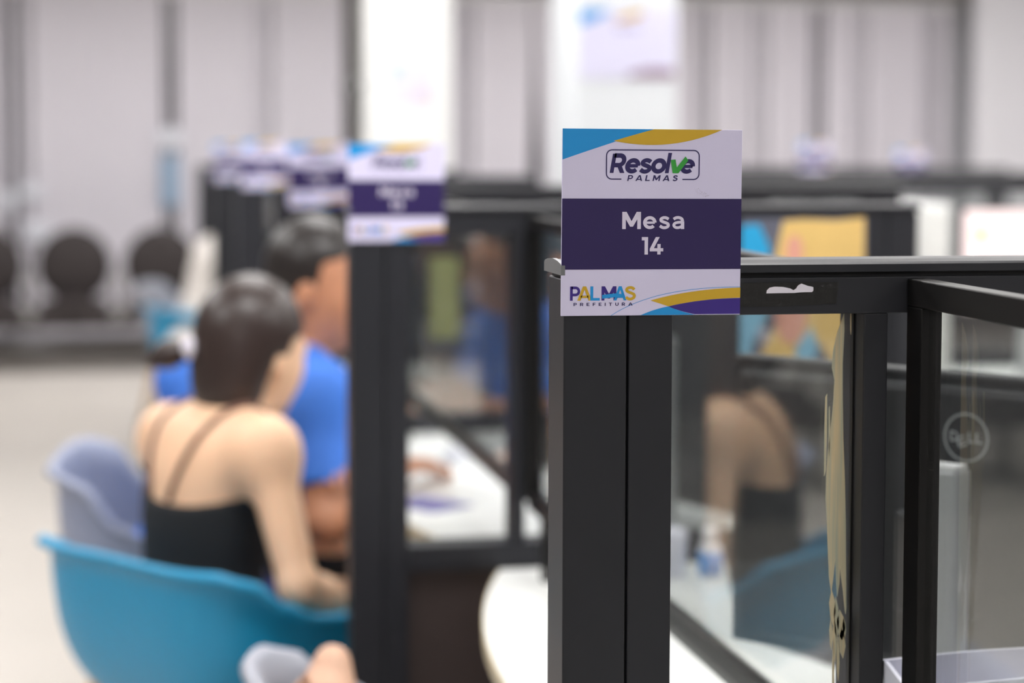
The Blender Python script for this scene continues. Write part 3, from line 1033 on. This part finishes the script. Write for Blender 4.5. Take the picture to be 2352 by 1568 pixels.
# ================================================================== SHELL CHAIRS
def shell_mesh(zb=.765, za=.640):
    """moulded armchair shell: bowl from the seat centre out to a rim high at the back, lower along the arms, low at the front"""
    NA, NT = 96, 22
    bm = bmesh.new()

    def rim(phi):                       # phi 0 = front, pi = back
        c, s = math.cos(phi), math.sin(phi)
        # plan: rounded rectangle
        n = 4.2
        rx = .25 if c > 0 else .27
        d = (abs(c / rx) ** n + abs(s / .305) ** n) ** (-1 / n)
        x, y = d * c, d * s
        a = abs(math.atan2(s, -c))      # 0 at back, pi at front
        # heights against angle from the back
        keys = [(0, zb), (.82, zb - .004), (1.0, zb - .02), (1.22, za + .035), (1.42, za + .008), (1.6, za), (1.95, za - .004), (2.12, za - .03), (2.30, .50), (2.45, .445), (2.7, .435), (math.pi, .435)]
        for (a0, z0), (a1, z1) in zip(keys, keys[1:]):
            if a0 <= a <= a1 + 1e-6:
                t = (a - a0) / (a1 - a0)
                t = t * t * (3 - 2 * t)
                z = z0 + (z1 - z0) * t
                break
        return x, y, z
    rings = []
    for j in range(NT + 1):
        t = j / NT
        ring = []
        for i in range(NA):
            x, y, z = rim(2 * math.pi * i / NA)
            if t <= .86:
                q = t / .86
                rr = (1 - (1 - q) ** 1.9) * .90
                zz = .43 + (z - .43) * (q ** 3.0) * .965
                if z < .48:
                    rr = q * .95
                    zz = .43 + .008 * q
                ring.append(bm.verts.new((x * rr, y * rr, zz)))
            else:                      # out-turned lip
                q = (t - .86) / .14
                f = .90 + .10 * q
                lift = .035 * (z - .43) * math.sin(q * math.pi * .62) / math.sin(math.pi * .62 * .8)
                drop = .012 * max(0, q - .7) / .3
                ring.append(bm.verts.new((x * f, y * f, .43 + (z - .43) * .965 + lift - drop if z >= .48 else .438 - .02 * q)))
        rings.append(ring)
    cen = rings[0][0].co.copy()
    for j in range(1, NT):
        for i in range(NA):
            bm.faces.new((rings[j][i], rings[j][(i + 1) % NA], rings[j + 1][(i + 1) % NA], rings[j + 1][i]))
    for v in rings[0]:
        bm.verts.remove(v)
    bm.faces.new(rings[1][::-1])
    bmesh.ops.recalc_face_normals(bm, faces=bm.faces)
    bmesh.ops.solidify(bm, geom=list(bm.faces), thickness=.007)
    bmesh.ops.recalc_face_normals(bm, faces=bm.faces)
    me = bpy.data.meshes.new('shell')
    bm.to_mesh(me)
    bm.free()
    for p in me.polygons:
        p.use_smooth = True
    return me


SHELL = shell_mesh()
SHELL_B = shell_mesh(.745, .640)
SHELL_T = shell_mesh(.80, .66)
M_LEG = mat('beech_leg', (196, 160, 116), 0.5, 0, 0.12, 40)


def shell_chair(loc, rot, material, label, group='moulded shell armchairs', me=None):
    t = tag(empty('shell_chair', loc, rot), label, 'chair', group)
    m_ = (me or SHELL).copy()
    link('shell', m_, material, t)
    for sx, sy in ((.15, .15), (.15, -.15), (-.15, .15), (-.15, -.15)):
        tube('leg', [(sx, sy, .415), (sx * 1.6, sy * 1.55, 0)], .017, M_LEG, t, 10, r_end=.011)
    for a in (-1, 1):
        tube('brace', [(.16, .16 * a, .40), (-.16, -.16 * a, .34)], .005, M_BLACK, t, 6)
    return t


M_TEAL = mat('blue_plastic', (26, 150, 198), 0.42, 0, 0.02, 20)
M_GREYP = mat('grey_plastic', (148, 156, 180), 0.42, 0, 0.02, 20)
M_GREYL = mat('light_grey_plastic', (168, 172, 184), 0.42, 0, 0.02, 20)
shell_chair((.185, 3.66, 0), R(37), M_TEAL, 'bright blue moulded armchair in which the person in the black top sits', me=SHELL_B)
shell_chair((.130, 4.295, 0), R(-6), M_GREYP, 'blue-grey moulded armchair under the person in the blue polo', me=SHELL_T)
shell_chair((.435, 2.60, 0), R(4), M_GREYL, 'light grey moulded armchair in the lower foreground, holding a beige bag', me=SHELL_B)
shell_chair((.42, 8.62, 0), R(25), M_TEAL, 'distant blue armchair under the person in the patterned shirt')
shell_chair((.36, 10.1, 0), R(-10), M_GREYL, 'distant grey armchair left of the person in the patterned shirt')

# beige bag leaning on the near grey chair
bag = tag(empty('handbag', (.240, 2.70, .44)), 'beige bag leaning in the light grey chair by the post', 'bag')
Fb = Field((-.15, -.2, -.05), (.2, .25, .40), .008)
Fb.cap((-.02, -.02, .05), (.0, .0, .22), .050, .040, k=.03)
Fb.cap((.02, .02, .05), (.044, .02, .298), .045, .026, k=.05)
Fb.cap((.03, -.03, .05), (.035, -.02, .25), .045, .035, k=.05)
M_BAG = mat('beige_leather', (214, 172, 146), 0.6, 0, 0.05, 40, 0.2)
link('bag_body', Fb.mesh('bag_body', (0, 0, 0)), M_BAG, bag)
tube('bag_handle', [(.02, -.02, .22), (.0, -.05, .30), (-.02, -.03, .26)], .007, mat('beige_strap', (190, 146, 118), .6), bag, 8)


# ================================================================== PEOPLE
SK_W = mat('skin_light', (250, 206, 170), 0.5, 0, 0.04, 18, sss=.12)
SK_M = mat('skin_tan', (206, 146, 112), 0.5, 0, 0.05, 18, sss=.10)
SK_D = mat('skin_dark', (98, 60, 40), 0.5, 0, 0.05, 18, sss=.05)


def hair_mat(name, rgb):
    m = mat(name, rgb, 0.36, 0, 0.35, 50, 0.5)
    for n in m.node_tree.nodes:
        if n.type == 'TEX_NOISE':
            mp = m.node_tree.nodes.new('ShaderNodeMapping')
            mp.inputs['Scale'].default_value = (3, 3, .25)
            src = n.inputs['Vector'].links[0].from_socket
            m.node_tree.links.new(src, mp.inputs['Vector'])
            m.node_tree.links.new(mp.outputs[0], n.inputs['Vector'])
    return m


HR_B = hair_mat('hair_brown', (54, 42, 39))
HR_K = hair_mat('hair_black', (40, 35, 34))
HR_D = hair_mat('hair_jet', (20, 18, 18))
M_TANK = mat('black_knit', (30, 32, 35), 0.8, 0, 0.1, 60)
M_POLO = mat('royal_blue_polo', (66, 126, 226), 0.75, 0, 0.10, 12, 0.2)
M_JEAN = mat('denim', (40, 56, 110), 0.85, 0, 0.15, 90, 0.3)
M_TROU = mat('black_trousers', (26, 26, 30), 0.85, 0, 0.1, 60)

JW = dict(pelvis=(.135, 3.655, .565), chest=(.155, 3.675, .815), neck=(.197, 3.700, .955), head=(.246, 3.715, 1.068),
          sh_r=(.252, 3.535, .915), sh_l=(.098, 3.842, .900), el_r=(.300, 3.430, .690), el_l=(.20, 4.00, .70),
          wr_r=(.415, 3.575, .600), wr_l=(.42, 3.93, .66), hd_r=(.48, 3.66, .585), hd_l=(.50, 3.90, .66),
          kn_r=(.50, 3.72, .520), kn_l=(.43, 3.98, .520), an_r=(.50, 3.70, .085), an_l=(.45, 4.02, .085),
          face=(.79, .61, -.22), hem=.845)
wm = person('person', 'person in a black tank top with brown ponytail, seen from behind in the blue chair', (.16, 3.68, 0), JW,
            SK_W, M_TANK, M_JEAN, HR_B, .007, 'f', True, 'pony', head_s=1.0)

JM = dict(pelvis=(.16, 4.25, .565), chest=(.270, 4.15, .845), neck=(.355, 4.13, 1.020), head=(.408, 4.11, 1.160),
          sh_r=(.385, 3.985, .950), sh_l=(.160, 4.295, .960), el_r=(.390, 3.880, .715), el_l=(.36, 4.42, .79),
          wr_r=(.560, 4.00, .800), wr_l=(.42, 3.995, .825), hd_r=(.64, 4.07, .795), hd_l=(.42, 3.88, .82),
          kn_r=(.56, 4.18, .545), kn_l=(.54, 4.42, .545), an_r=(.52, 4.18, .085), an_l=(.52, 4.42, .085),
          face=(.90, -.42, -.12))
mn = person('person', 'person with short black hair in a royal blue polo, leaning over the desk', (.22, 4.22, 0), JM,
            SK_M, M_POLO, M_TROU, HR_K, .007, 'm', False, 'short', head_s=1.06)
# gold bracelet on the forearm
bm = bmesh.new()
a_, n_, r_ = 24, 8, .0375
a0 = Vector((.420, 4.01, .826)); ax = Vector((.02, -.35, .03)).normalized()
e1 = ax.orthogonal().normalized(); e2 = ax.cross(e1)
ring = []
for i in range(a_):
    an = 2 * math.pi * i / a_
    d = math.cos(an) * e1 + math.sin(an) * e2
    ring.append([bm.verts.new(a0 - Vector((.22, 4.22, 0)) + d * (r_ + .005 * math.cos(2 * math.pi * j / n_)) + ax * .009 * math.sin(2 * math.pi * j / n_)) for j in range(n_)])
for i in range(a_):
    for j in range(n_):
        bm.faces.new((ring[i][j], ring[(i + 1) % a_][j], ring[(i + 1) % a_][(j + 1) % n_], ring[i][(j + 1) % n_]))
br = finish(bm, 'bracelet', mat('gold', (226, 178, 74), .22, 1.0), mn, smooth=True)
br['label'] = 'gold bracelet'
# red print on the sleeve side of the polo
# far client in a patterned shirt
M_PAT = bpy.data.materials.new('patterned_shirt')
M_PAT.use_nodes = True
_nt = M_PAT.node_tree
_b = _nt.nodes['Principled BSDF']; _b.inputs['Roughness'].default_value = .85
_tc = _nt.nodes.new('ShaderNodeTexCoord'); _v = _nt.nodes.new('ShaderNodeTexVoronoi'); _v.inputs['Scale'].default_value = 16
_cr = _nt.nodes.new('ShaderNodeValToRGB'); _cr.color_ramp.elements[0].color = lin((150, 144, 138)); _cr.color_ramp.elements[1].color = lin((232, 226, 220))
_cr.color_ramp.elements[1].position = .45
_nt.links.new(_tc.outputs['Object'], _v.inputs['Vector']); _nt.links.new(_v.outputs['Distance'], _cr.inputs[0]); _nt.links.new(_cr.outputs[0], _b.inputs['Base Color'])
person('person', 'distant person with dark hair in a pale patterned shirt, facing the desks', (.30, 8.45, 0), seated((.30, 8.45), R(12), .06, .03),
       SK_D, M_PAT, M_TROU, HR_D, .010, 'm', False, 'short', head_s=1.08)
# clerk behind the glass, facing the clients
person('person', 'person in a blue shirt working behind the glass screen in the third bay', (1.18, 5.25, 0), seated((1.20, 5.25), R(195), .06, .0),
       SK_M, M_POLO, M_TROU, HR_K, .010, 'm', False, 'short')
# people at the far second row
person('person', 'distant person with brown hair behind the far row of partitions', (3.05, 9.75, 0), seated((3.05, 9.75), R(240), .0, .06),
       SK_M, mat('sand_shirt', (190, 170, 150), .8), M_TROU, HR_B, .012, 'f', False, 'long')


# ================================================================== THINGS ON AND BEHIND THE DESKS
M_MON = mat('monitor_black', (32, 35, 40), 0.45, 0, 0.05, 50)
M_SILV = mat('silver_plastic', (198, 200, 202), 0.35, 0.0, 0.02, 20)
M_LOGO = mat('logo_silver', (190, 194, 198), 0.3, 0.2, 0.02)


def monitor(loc, rot, label, logo=False, screen_m=None, zt=1.21, w=.553, h=.335):
    """local: screen faces +y, back faces -y; loc = column foot on the desk"""
    t = tag(empty('monitor', loc, rot), label, 'monitor')
    b = zt - loc[2]
    pan = box('panel', -w / 2, w / 2, .045, .070, b - h, b, M_MON, t, .004)
    box('back_cover', -w / 2 + .012, w / 2 - .012, .030, .046, b - h + .012, b - .012, M_MON, t, .010)
    box('display', -w / 2 + .008, w / 2 - .008, .0705, .0712, b - h + .016, b - .010, screen_m or mat('screen_dark', (70, 82, 100), .2, emit=.25), t)
    box('stand_column', -.008, .046, -.022, .014, .012, b - .094, M_SILV, t, .005)
    box('column_top', -.005, .043, -.019, .011, b - .0945, b - .091, mat('column_top_lit', (240, 240, 242), .3), t, .001)  # lit top face of the silver column, painted in as a whiter plate
    box('tilt_mount', -.045, .045, .012, .032, b - .26, b - .15, M_MON, t, .004)
    box('stand_base', -.12, .12, -.11, .09, 0, .012, M_SILV, t, .005)
    if logo:
        R0, wr = .0262, .0024
        bm = bmesh.new()
        n = 64
        A_ = [bm.verts.new((R0 * math.cos(2 * math.pi * i / n), 0, R0 * math.sin(2 * math.pi * i / n))) for i in range(n)]
        B_ = [bm.verts.new(((R0 - wr) * math.cos(2 * math.pi * i / n), 0, (R0 - wr) * math.sin(2 * math.pi * i / n))) for i in range(n)]
        for i in range(n):
            bm.faces.new((A_[i], A_[(i + 1) % n], B_[(i + 1) % n], B_[i]))
        lz = b - .066
        lg = finish(bm, 'logo_ring', M_LOGO, t, (logo, .0296, lz))
        S_ = R0 * 2
        text('D', .14, .33, .385, .60, 'logo_lettering', M_LOGO, lg, 0, S_, S_)
        e = text('E', .33, .53, .40, .61, 'logo_lettering', M_LOGO, lg, 0, S_, S_)
        e.rotation_euler = (0, R(-24), 0)
        e.location = (-.0020, 0, -.0028)
        text('L', .54, .68, .385, .60, 'logo_lettering', M_LOGO, lg, 0, S_, S_)
        text('L', .71, .86, .385, .60, 'logo_lettering', M_LOGO, lg, 0, S_, S_)
    return t


mrot = math.atan2(-.785, .62)
monitor((.835, 1.975, .752), mrot, 'black monitor seen from behind, with a round silver logo above a silver stand', logo=.030)

# white file holder against the front partition
ho = tag(empty('file_holder', (.707, 1.706, .752)), 'white plastic file holder standing against the front partition glass', 'file holder')
M_HOLD = mat('holder_white', (224, 224, 240), .35, 0, .01)
arc = [(x, .214 + .005 * math.sin(math.pi * min(1, max(0, x / .26)))) for x in np.linspace(0.0, .26, 14)]
prism('back_wall', [(0, 0)] + [(.26, 0)] + arc[::-1], 'y', .058, .062, M_HOLD, ho)
prism('front_wall', [(0, 0), (.26, 0), (.26, .211), (.13, .207), (.03, .203), (0, .200)], 'y', 0, .004, M_HOLD, ho)
prism('side_wall', [(0, 0), (.062, 0), (.062, .214), (.02, .204), (0, .200)], 'x', 0, .004, M_HOLD, ho)
prism('side_wall', [(0, 0), (.062, 0), (.062, .214), (.02, .212), (0, .211)], 'x', .256, .26, M_HOLD, ho)
box('base', 0, .26, 0, .062, 0, .004, M_HOLD, ho)

# sanitiser bottle and white dispenser next to the second partition
bt = tag(empty('bottle', (.938, 3.095, .752)), 'small white bottle with a blue label on the desk', 'bottle')
lathe('bottle_body', [(.0175, 0), (.0195, .003), (.0195, .046), (.0150, .054), (.0095, .058), (.0095, .062)], mat('bottle_white', (236, 238, 244), .35), bt)
lathe('cap', [(.0130, .058), (.0130, .078), (.0105, .083), (.005, .0845)], mat('cap_white', (244, 244, 248), .35), bt)
lb = lathe('bottle_label', [(.0199, .006), (.0199, .043)], mat('label_blue', (12, 140, 220), .4), bt)
lb['label'] = 'blue label'
wd = tag(empty('cup', (.876, 3.115, .752)), 'white plastic cup beside the small bottle', 'cup')
lathe('cup_wall', [(.021, 0), (.024, .002), (.028, .066), (.027, .074), (.022, .078), (.010, .079)], mat('cup_white', (232, 232, 246), .4), wd)

# leaflets and small things on the second desk
lf = box('leaflet', -.055, .055, -.075, .075, 0, .0025, mat('leaflet_purple', (96, 92, 160), .5), None, 0, (.585, 3.83, .7522), R(35))
tag(lf, 'purple leaflet lying on the white desk', 'leaflet')
ph = tag(empty('phone', (.60, 4.32, .752), R(20)), 'black phone lying on the white desk below the glass screen', 'phone')
box('phone_body', -.038, .038, -.078, .078, 0, .009, mat('phone_black', (22, 24, 26), .25), ph, .003)
box('phone_display', -.034, .034, -.072, .072, .0091, .0096, mat('phone_glass', (14, 16, 20), .08), ph)
mo = tag(empty('computer_mouse', (.73, 4.35, .752), R(100)), 'white computer mouse on the desk behind the glass', 'mouse')
Fm = Field((-.06, -.05, -.02), (.06, .05, .06), .005)
Fm.ell((0, 0, .004), (.050, .030, .030), k=.01)
Fm.clip(lambda X, Y, Z: -Z)
link('mouse_shell', Fm.mesh('mouse_shell', (0, 0, 0)), mat('mouse_white', (226, 228, 236), .35), mo)
box('wheel', .018, .034, -.003, .003, .026, .034, M_BLACK, mo, .001)
pn = tube('pen', [(1.0 - .25, 2.30, .7575), (.80, 2.42, .7575)], .004, mat('pen_grey', (120, 120, 128), .4))
tag(pn, 'grey pen lying on the front desk', 'pen')

monitor((.98, 4.55 - .95, .752), R(-62), 'black monitor in the second desk bay, behind the glass', zt=1.19)
monitor((.95, 6.60, .752), R(-60), 'black monitor in the fourth desk bay', zt=1.19)


def office_chair(loc, rot, material, label):
    t = tag(empty('office_chair', loc, rot), label, 'office chair')
    F_ = Field((-.40, -.35, .50), (.05, .35, 1.30), .012)
    F_.ell((-.22, 0, .90), (.045, .235, .30), k=.02)
    F_.ell((-.27, 0, .85), (.03, .10, .2), k=.05)
    link('backrest', F_.mesh('backrest', (0, 0, 0)), material, t)
    F_ = Field((-.35, -.35, .35), (.40, .35, .60), .012)
    F_.ell((.03, 0, .455), (.25, .255, .05), k=.02)
    link('seat', F_.mesh('seat', (0, 0, 0)), material, t)
    tube('gas_column', [(0, 0, .42), (0, 0, .10)], .025, M_BLACK, t)
    tube('back_support', [(-.06, 0, .42), (-.26, 0, .45), (-.28, 0, .75)], .018, M_BLACK, t)
    for i in range(5):
        an = 2 * math.pi * i / 5
        lg = tube('base_arm', [(0, 0, .11), (.29 * math.cos(an), .29 * math.sin(an), .07)], .020, M_BLACK, t, 8, r_end=.013)
        lathe('caster', [(.018, 0), (.026, .01), (.026, .045), (.012, .058)], M_BLACK, t, (.29 * math.cos(an), .29 * math.sin(an), 0), 12)
    for s in (-1, 1):
        tube('armrest', [(-.10, .25 * s, .44), (-.02, .29 * s, .60), (-.12, .29 * s, .66), (.14, .29 * s, .66)], .017, M_BLACK, t, 8)
    return t


M_CH = mat('teal_fabric', (36, 70, 92), .85, 0, .1, 80)
office_chair((1.24, 5.26, 0), R(195), M_CH, 'dark teal office chair under the person in blue behind the glass')
office_chair((1.42, 2.72, 0), R(205), mat('slate_fabric', (52, 56, 66), .85, 0, .1, 80), 'slate office chair behind the front desk, seen through the glass')
office_chair((1.30, 7.0, 0), R(190), M_CH, 'dark teal office chair in the fourth bay')

# printed sheet taped to the second partition
po = tag(empty('poster', (1.135, PY[1] - .003, 1.20)), 'tan and blue printed sheet taped to the second partition', 'poster')
PW, PH = .222, .262
box('sheet', -PW / 2, PW / 2, 0, .0012, -PH / 2, PH / 2, mat('print_slate', (92, 94, 108), .6), po)
M_TAN = mat('print_tan', (226, 190, 116), .6, 0, .12, 20)
M_PNK = mat('print_pink', (222, 160, 140), .6, 0, .05)
M_SKY = mat('print_sky', (28, 160, 214), .6, 0, .05)
M_PALE = mat('print_pale_blue', (132, 190, 220), .6, 0, .05)
srf([(.33, .02), (.50, .01), (.75, .02), (.98, 0), (.99, 1), (.78, 1), (.62, .80), (.46, 1), (.22, 1), (.10, .98), (.30, .66), (.40, .45), (.26, .30)], 'print_tan', M_TAN, po, -.0001, PW, PH)
srf([(0, .05), (.14, .04), (.20, .14), (.24, .24), (0, .27)], 'print_sky', M_SKY, po, -.0002, PW, PH)
srf([(.0, .40), (.16, .42), (.22, .60), (.10, .80), (.06, 1), (0, 1)], 'print_pale_blue', M_PALE, po, -.0002, PW, PH)
srf([(.44, .84), (.56, .70), (.62, .84), (.54, 1), (.44, 1)], 'print_pale_blue', M_PALE, po, -.0003, PW, PH)
srf([(.40 + .13 * math.cos(a), .60 + .22 * math.sin(a)) for a in np.linspace(0, 2 * math.pi, 20)[:-1]], 'print_pink', M_PNK, po, -.0004, PW, PH)
srf([(.42 + .07 * math.cos(a), .22 + .11 * math.sin(a)) for a in np.linspace(0, 2 * math.pi, 16)[:-1]], 'print_pink', M_PNK, po, -.0004, PW, PH)

# yellow-green leaflet on the third partition glass
yg = box('leaflet', -.035, .035, 0, .002, -.10, .10, mat('leaflet_green', (168, 172, 112), .6, 0, .2, 25), None, 0, (.560, PY[2] - .004, 1.08))
tag(yg, 'yellow-green leaflet taped upright on the third partition', 'leaflet')

# pillar posters
pa = tag(empty('poster', (2.05, 7.996, 1.868)), 'white notice with blue and yellow corner on the right white pillar', 'poster')
qW, qH = .405, .282
box('sheet', -qW / 2, qW / 2, 0, .002, -qH / 2, qH / 2, mat('notice_white', (224, 222, 246), .6, 0, .01), pa)
srf([(0, .02), (.34, 0), (.20, .14), (0, .24)], 'blue_corner', M_BLUEP, pa, -.0002, qW, qH)
srf(bez((.36, .16), (.5, .02), (.68, .02), 6) + bez((.68, .06), (.55, .20), (.36, .16), 6), 'yellow_swoosh', M_YELP, pa, -.0002, qW, qH)
text('Resolve', .38, .62, .22, .31, 'notice_lettering', mat('notice_ink', (150, 140, 190), .6), pa, -.0002, qW, qH)
srf([(.50, .93), (.75, .84), (1, .86), (1, .99), (.52, .99)], 'violet_swoosh', mat('notice_brown', (150, 120, 140), .6), pa, -.0002, qW, qH)
pb = tag(empty('poster', (1.30, 8.996, 1.725)), 'small pale notice on the left white pillar', 'poster')
box('sheet', -.10, .10, 0, .002, -.095, .095, mat('notice_pale', (228, 226, 244), .6, 0, .01), pb)
srf([(.0, .05), (.4, 0), (.3, .35), (.05, .4)], 'blue_corner', mat('notice_pale_blue', (196, 214, 246), .6), pb, -.0002, .2, .19)
srf([(.55, .62), (.95, .60), (.95, .9), (.55, .9)], 'print_block', mat('notice_pale_pink', (226, 212, 220), .6), pb, -.0002, .2, .19)

# ================================================================== SECOND ROW OF STATIONS (right)
partition(5.02, 1.58, 2.04, 'short charcoal partition beyond the poster, left of the pink screen', False, True)
partition(5.95, 1.75, 3.30, 'wide charcoal partition of the far right row, nearest of its row', False, True)
partition(7.55, 2.15, 3.80, 'wide charcoal partition of the far right row, between the other two', False, True)
partition(9.00, 2.50, 4.20, 'wide charcoal partition furthest back in the far right row', False, True)
lk = tag(empty('locker', (2.175, 5.12, 0)), 'narrow white locker right of the second partition', 'locker')
box('locker_body', -.048, .048, -.002, .30, 0, 1.295, M_WHITE, lk, .004)
box('door', -.044, .044, -.012, -.003, .03, 1.285, M_WHITE, lk, .002)
box('handle', .026, .032, -.024, -.013, .62, .74, M_FRAME, lk, .001)
M_PINK = mat('screen_pink', (246, 228, 228), .3, 0, .02, 6, emit=.55)
mk = monitor((2.50, 5.16, .752), R(180), 'monitor with a pale pink screen at the right edge', screen_m=M_PINK, zt=1.290, w=.52, h=.30)
bm = bmesh.new()
bmesh.ops.create_circle(bm, cap_ends=True, radius=.022, segments=24, matrix=Matrix.Translation((.20, .0718, .46)) @ Matrix.Rotation(R(90), 4, 'X'))
finish(bm, 'screen_icon', mat('screen_yellow', (250, 220, 150), .3, emit=.5), mk)
t = tag(empty('service_desk', (0, 0, 0)), 'white desk of the far right row under the pink screen', 'desk')
prism('desk_top', [(2.24, 4.98), (3.3, 4.98), (3.3, 5.93), (2.24, 5.93)], 'z', .727, .752, M_WHITE, t)
for x, y in ((2.28, 5.04), (3.24, 5.04), (3.24, 5.86), (2.28, 5.86)):
    box('leg', x, x + .04, y, y + .04, 0, .727, M_FRAME, t, .003)
mesa_sign((3.22, 8.996, 1.395), '21', 'tiny pale table card in the far right row, left one', 0, .95, False)
mesa_sign((3.70, 8.996, 1.36), '22', 'tiny purple table card in the far right row, right one', 0, .95, False)

# ================================================================== WAITING BENCH
M_SEAT = mat('seat_brown', (50, 43, 43), .6, 0, .06, 30)
M_STEEL = mat('steel_grey', (150, 148, 146), .35, .6, .05, 30)
Fk = Field((-.30, -.20, .35), (.30, .30, 1.0), .012)
Fk.ell((0, .16, .655), (.245, .035, .25), k=.02)
Fk.ell((0, .19, .62), (.15, .03, .17), k=.03)
BK = Fk.mesh('seat_back', (0, 0, 0)); BK.materials.append(M_SEAT)
Fk = Field((-.30, -.40, .25), (.30, .25, .55), .012)
Fk.ell((0, -.05, .415), (.225, .23, .045), k=.02)
Fk.cap((-.16, -.20, .395), (.16, -.20, .395), .04, .04, k=.04)
ST = Fk.mesh('seat_pan', (0, 0, 0)); ST.materials.append(M_SEAT)


def waiting_bench(loc, n, rot, label):
    be = tag(empty('waiting_bench', loc, rot), label, 'bench', 'waiting benches')
    x1 = .565 * (n - 1)
    for i in range(n):
        link('seat_back', BK, None, be, (.565 * i, 0, 0))
        link('seat_pan', ST, None, be, (.565 * i, 0, 0))
    for i in range(n + 1):
        x = -.2825 + .565 * i
        ar = tube('armrest', [(x, .14, .40), (x, .10, .62), (x, -.18, .62), (x, -.22, .56), (x, -.20, .40)], .018, M_STEEL, be, 8)
        bm = bmesh.new()
        bmesh.ops.create_uvsphere(bm, u_segments=14, v_segments=10, radius=.052, matrix=Matrix.Translation((x, -.25, .36)))
        finish(bm, 'arm_hub', M_STEEL, ar, smooth=True)
    box('beam', -.3, x1 + .3, -.03, .05, .30, .36, mat('beam_dark', (70, 66, 64), .5, .3), be, .006)
    box('front_skirt', -.3, x1 + .3, -.24, -.225, .27, .40, M_SEAT, be, .004)
    for x in (.28, x1 / 2, x1 - .28):
        tube('leg', [(x, 0, .31), (x, 0, .03)], .03, M_STEEL, be, 10)
        box('foot', x - .03, x + .03, -.28, .28, 0, .03, M_STEEL, be, .006)
    return be


waiting_bench((-1.42, 13.35, 0), 9, 0, 'dark brown row of waiting seats on a metal beam by the far blinds')
waiting_bench((-3.55, 8.1, 0), 5, 0, 'dark brown waiting bench left of the desks, mirrored dimly in the glass')
